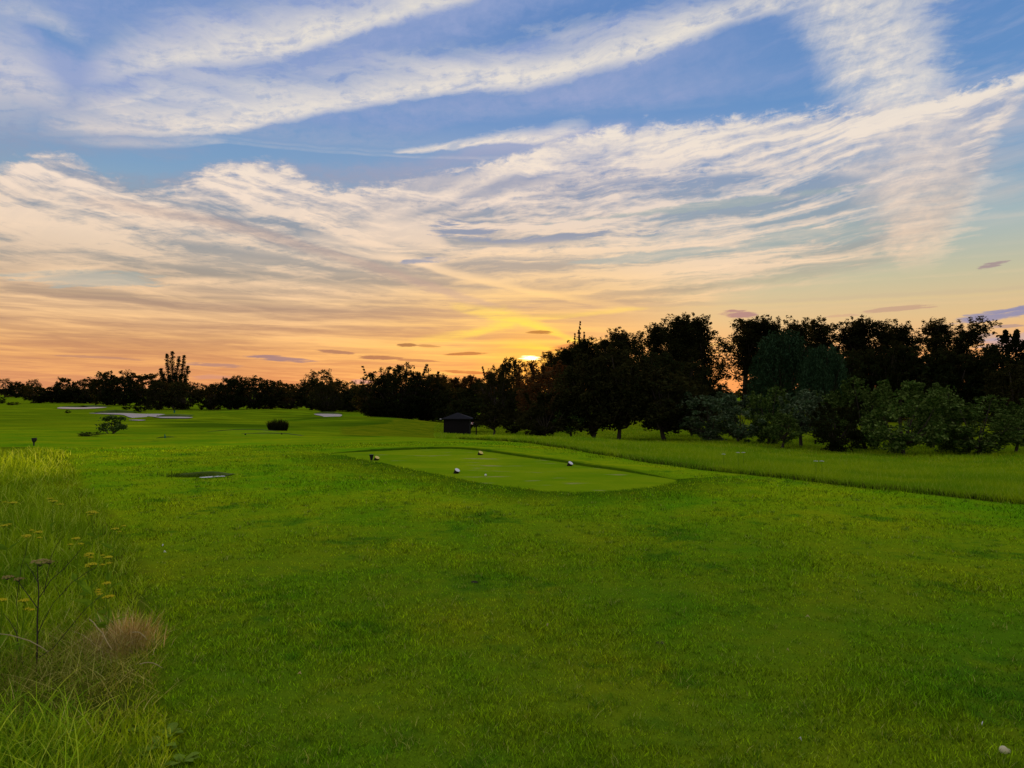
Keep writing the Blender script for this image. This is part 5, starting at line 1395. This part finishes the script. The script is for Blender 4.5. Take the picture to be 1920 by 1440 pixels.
mb = MB(); mb.add([(-3.4 * s, -2 * s, 14.6 * s), (5.6 * s, -2 * s, 15.2 * s), (4.8 * s, 2 * s, 15.2 * s), (-3.4 * s, 2 * s, 14.6 * s), (-1.6 * s, -1.5 * s, 6.8 * s), (1.9 * s, -1.5 * s, 6.8 * s), (1.9 * s, 1.5 * s, 6.8 * s), (-1.6 * s, 1.5 * s, 6.8 * s),
                   (-3.0 * s, -2 * s, 11.0 * s), (4.6 * s, -2 * s, 10.6 * s), (4.6 * s, 2 * s, 10.6 * s), (-3.0 * s, 2 * s, 11.0 * s)],
                  [(3, 2, 1, 0), (0, 1, 9, 8), (1, 2, 10, 9), (2, 3, 11, 10), (3, 0, 8, 11), (8, 9, 5, 4), (9, 10, 6, 5), (10, 11, 7, 6), (11, 8, 4, 7), (4, 5, 6, 7)])
mb.build('funnel_top', m_blk, t)
# slim green stake and the small dark bin far out
(x, d), = hits([(309.5, 821.5)]); s = d / F
t = empty('course_stake', (x, d, h1(x, d))); tag(t, 'slim green stake standing on the left fairway', 'stake')
mb = MB(); mb.box((-.5 * s, 0, 3.4 * s), (1.3 * s, 1.3 * s, 7.6 * s)); mb.build('stake', m_grn, t)
mb = MB(); mb.box((.9 * s, .2 * s, 1.8 * s), (1.2 * s, 1.2 * s, 4.6 * s)); mb.build('side_piece', m_grn, t)
lip([(292, 821.8), (308, 820.6), (326, 819.8)], 0.05, 0.35, 'turf_step')
(x, d), = hits([(327, 774.5)]); s = d / F
t = empty('litter_bin', (x, d, h1(x, d))); tag(t, 'tiny dark green bin right of the main bunker', 'bin')
mb = MB(); mb.lathe([(1.3 * s, -.2 * s), (1.5 * s, 5.0 * s)], 12); mb.build('body', m_grn, t)
mb = MB(); mb.lathe([(1.8 * s, 5.05 * s), (1.8 * s, 6.0 * s), (.8 * s, 6.6 * s)], 12); mb.build('lid', m_tar, t)
for px, py, lab in ((460, 815.5, 'tiny dark marker at the left of the far tee'), (528, 814.6, 'tiny dark marker at the right of the far tee')):
    (x, d), = hits([(px, py)]); s = d / F
    t = empty('tee_marker', (x, d, h1(x, d))); tag(t, lab, 'tee marker', 'tiny markers on the far tee')
    mb = MB(); mb.lathe([(1.3 * s, -.3 * s), (1.5 * s, 1.8 * s), (.9 * s, 2.4 * s)], 10); mb.build('log', m_log, t)
lip([(388, 809.5), (440, 806.2), (490, 806.4), (520, 808.6)], 0.05, 0.5, 'tee_step'); lip([(452, 813.4), (500, 812.8), (540, 814.0), (566, 817.2)], 0.05, 0.5, 'tee_step')

# small white ball, mushroom, fallen leaves, divots
(x, d), = hits([(910.5, 892.5)])
import bmesh
def ball(name, loc, r, mat, lab, cat, sq=(1, 1, 1)):
    bm = bmesh.new(); bmesh.ops.create_icosphere(bm, subdivisions=2, radius=r)
    for v_ in bm.verts: v_.co = Vector((v_.co.x * sq[0], v_.co.y * sq[1], v_.co.z * sq[2]))
    me = bpy.data.meshes.new(name); bm.to_mesh(me); bm.free()
    me.polygons.foreach_set('use_smooth', [True] * len(me.polygons))
    o = link(name, me, mat); o.location = loc; tag(o, lab, cat); return o
ball('golf_ball', (x, d, h1(x, d) + .019), .0214, m_wht, 'small white ball lying on the tee behind the front marker', 'ball')
m_mush = new_mat('mushroom_skin'); pos = world_pos()
finish(m_mush, bsdf(mix(noise(pos, 60.0, 3.0, 0.6), (0.52, 0.48, 0.24), (0.72, 0.68, 0.40)), 0.6, 0.3))
(x, d), = hits([(1884, 1411)]); s = d / F
t = empty('mushroom', (x, d, h1(x, d))); tag(t, 'pale round mushroom in the turf at the bottom right corner', 'mushroom')
mb = MB(); mb.lathe([(.3 * s, -4 * s), (5.5 * s, -2 * s), (7.4 * s, 2 * s), (7.2 * s, 6.0 * s), (5.8 * s, 9.4 * s), (3.4 * s, 11.4 * s), (.8 * s, 12.0 * s)], 20, (-2.5 * s, 0, 0)); mb.build('cap', m_mush, t, True)
mb = MB(); mb.lathe([(.3 * s, -3 * s), (3.6 * s, -1 * s), (4.4 * s, 2.6 * s), (2.8 * s, 6.0 * s), (.5 * s, 7.0 * s)], 14, (6.6 * s, .5 * s, 0)); mb.build('small_cap', m_mush, t, True)
m_fl = new_mat('dead_leaf'); finish(m_fl, leafy(mix(0.5, (0.55, 0.46, 0.2), (0.55, 0.46, 0.2)), 0.3))
for i, (px, py, w, lab) in enumerate(((1515, 1165, 9, 'small yellow leaf on the turf right of centre'), (1025, 1180, 7, 'small pale leaf alone on the turf in the middle'), (560, 1272, 8, 'thin pale leaf on the lower left turf'), (1478, 1228, 5, 'tiny pale leaf below the small yellow one'), (1499, 1397, 7, 'white scrap on the turf near the bottom'), (306, 1028, 6, 'white speck on turf beside the rough, upper one'), (309, 1041, 6, 'white speck on turf beside the rough, lower one'), (1840, 1370, 4, 'tiny white speck above the mushroom'))):
    (x, d), = hits([(px, py)]); s = d / F * w / 2; g = random.Random(i)
    mb = MB(); mb.add([(-s, 0, .012), (-s * .2, -s * .5, .024), (s, 0, .016), (s * .1, s * .5, .030), (-s * .1, 0, .034)], [(0, 1, 4), (1, 2, 4), (2, 3, 4), (3, 0, 4)])
    o = mb.build('fallen_leaf', m_wht if 'white' in lab else m_fl); o.location = (x, d, h1(x, d) + .012); o.rotation_euler = (g.uniform(-.3, .3), g.uniform(-.3, .3), g.uniform(0, 6)); tag(o, lab, 'leaf')
m_soil = new_mat('bare_soil'); pos = world_pos()
finish(m_soil, bsdf(mix(noise(pos, 40.0, 4.0, 0.7), (0.012, 0.010, 0.006), (0.05, 0.04, 0.02)), 0.95, 0.1))
m_sandy = new_mat('sandy_soil'); pos = world_pos()
finish(m_sandy, bsdf(mix(noise(pos, 50.0, 4.0, 0.7), (0.30, 0.24, 0.10), (0.42, 0.34, 0.16)), 0.95, 0.1))
for px, py, w, h_, mt, lab in ((1238, 1206, 9, 3, m_soil, 'dark divot in the turf'), (890, 1092, 8, 2.4, m_soil, 'small dark divot in the middle turf'),):
    k_ = 10; g = random.Random(px)
    ground_patch('divot', [(px + math.cos(a) * w * g.uniform(.7, 1.1), py + math.sin(a) * h_ * g.uniform(.7, 1.1)) for a in [i * 6.283 / k_ for i in range(k_)]], mt, .004, lab)
# white umbels scattered in the right meadow
for i, (px, py, lab) in enumerate(((1357, 851, 'white umbel furthest left in the right meadow'), (1384, 848, 'white umbel left of a close pair in the meadow'), (1394, 848, 'white umbel right of a close pair in the meadow'), (1530, 864, 'white umbel below the black orchard tree, left'), (1541, 864, 'white umbel below the black orchard tree, right'))):
    x, z = ray(px, py); ds = np.arange(8.0, 70, 0.05); hh_ = 0.42
    ok = (inside(ROUGH_R, x * ds, ds) > 0.6) & ((CAM.z + z * ds) - height(x * ds, ds) < hh_)
    d = ds[np.argmax(ok)]
    base = Vector((x * d, d, h1(x * d, d))); top = Vector((x * d, d, CAM.z + z * d)) - base
    t = empty('white_umbel', base); tag(t, lab, 'wild flower', 'white umbels in the meadow')
    sm, fm = MB(), MB(); sm.tube([(0, 0, -.02), top - Vector((0, 0, .04))], [.006, .004], 4, False); umbel(fm, sm, top, .03 + d * .0007, random.Random(i), 12)
    sm.build('stem', m_stem, t); fm.build('flower_head', m_white, t)
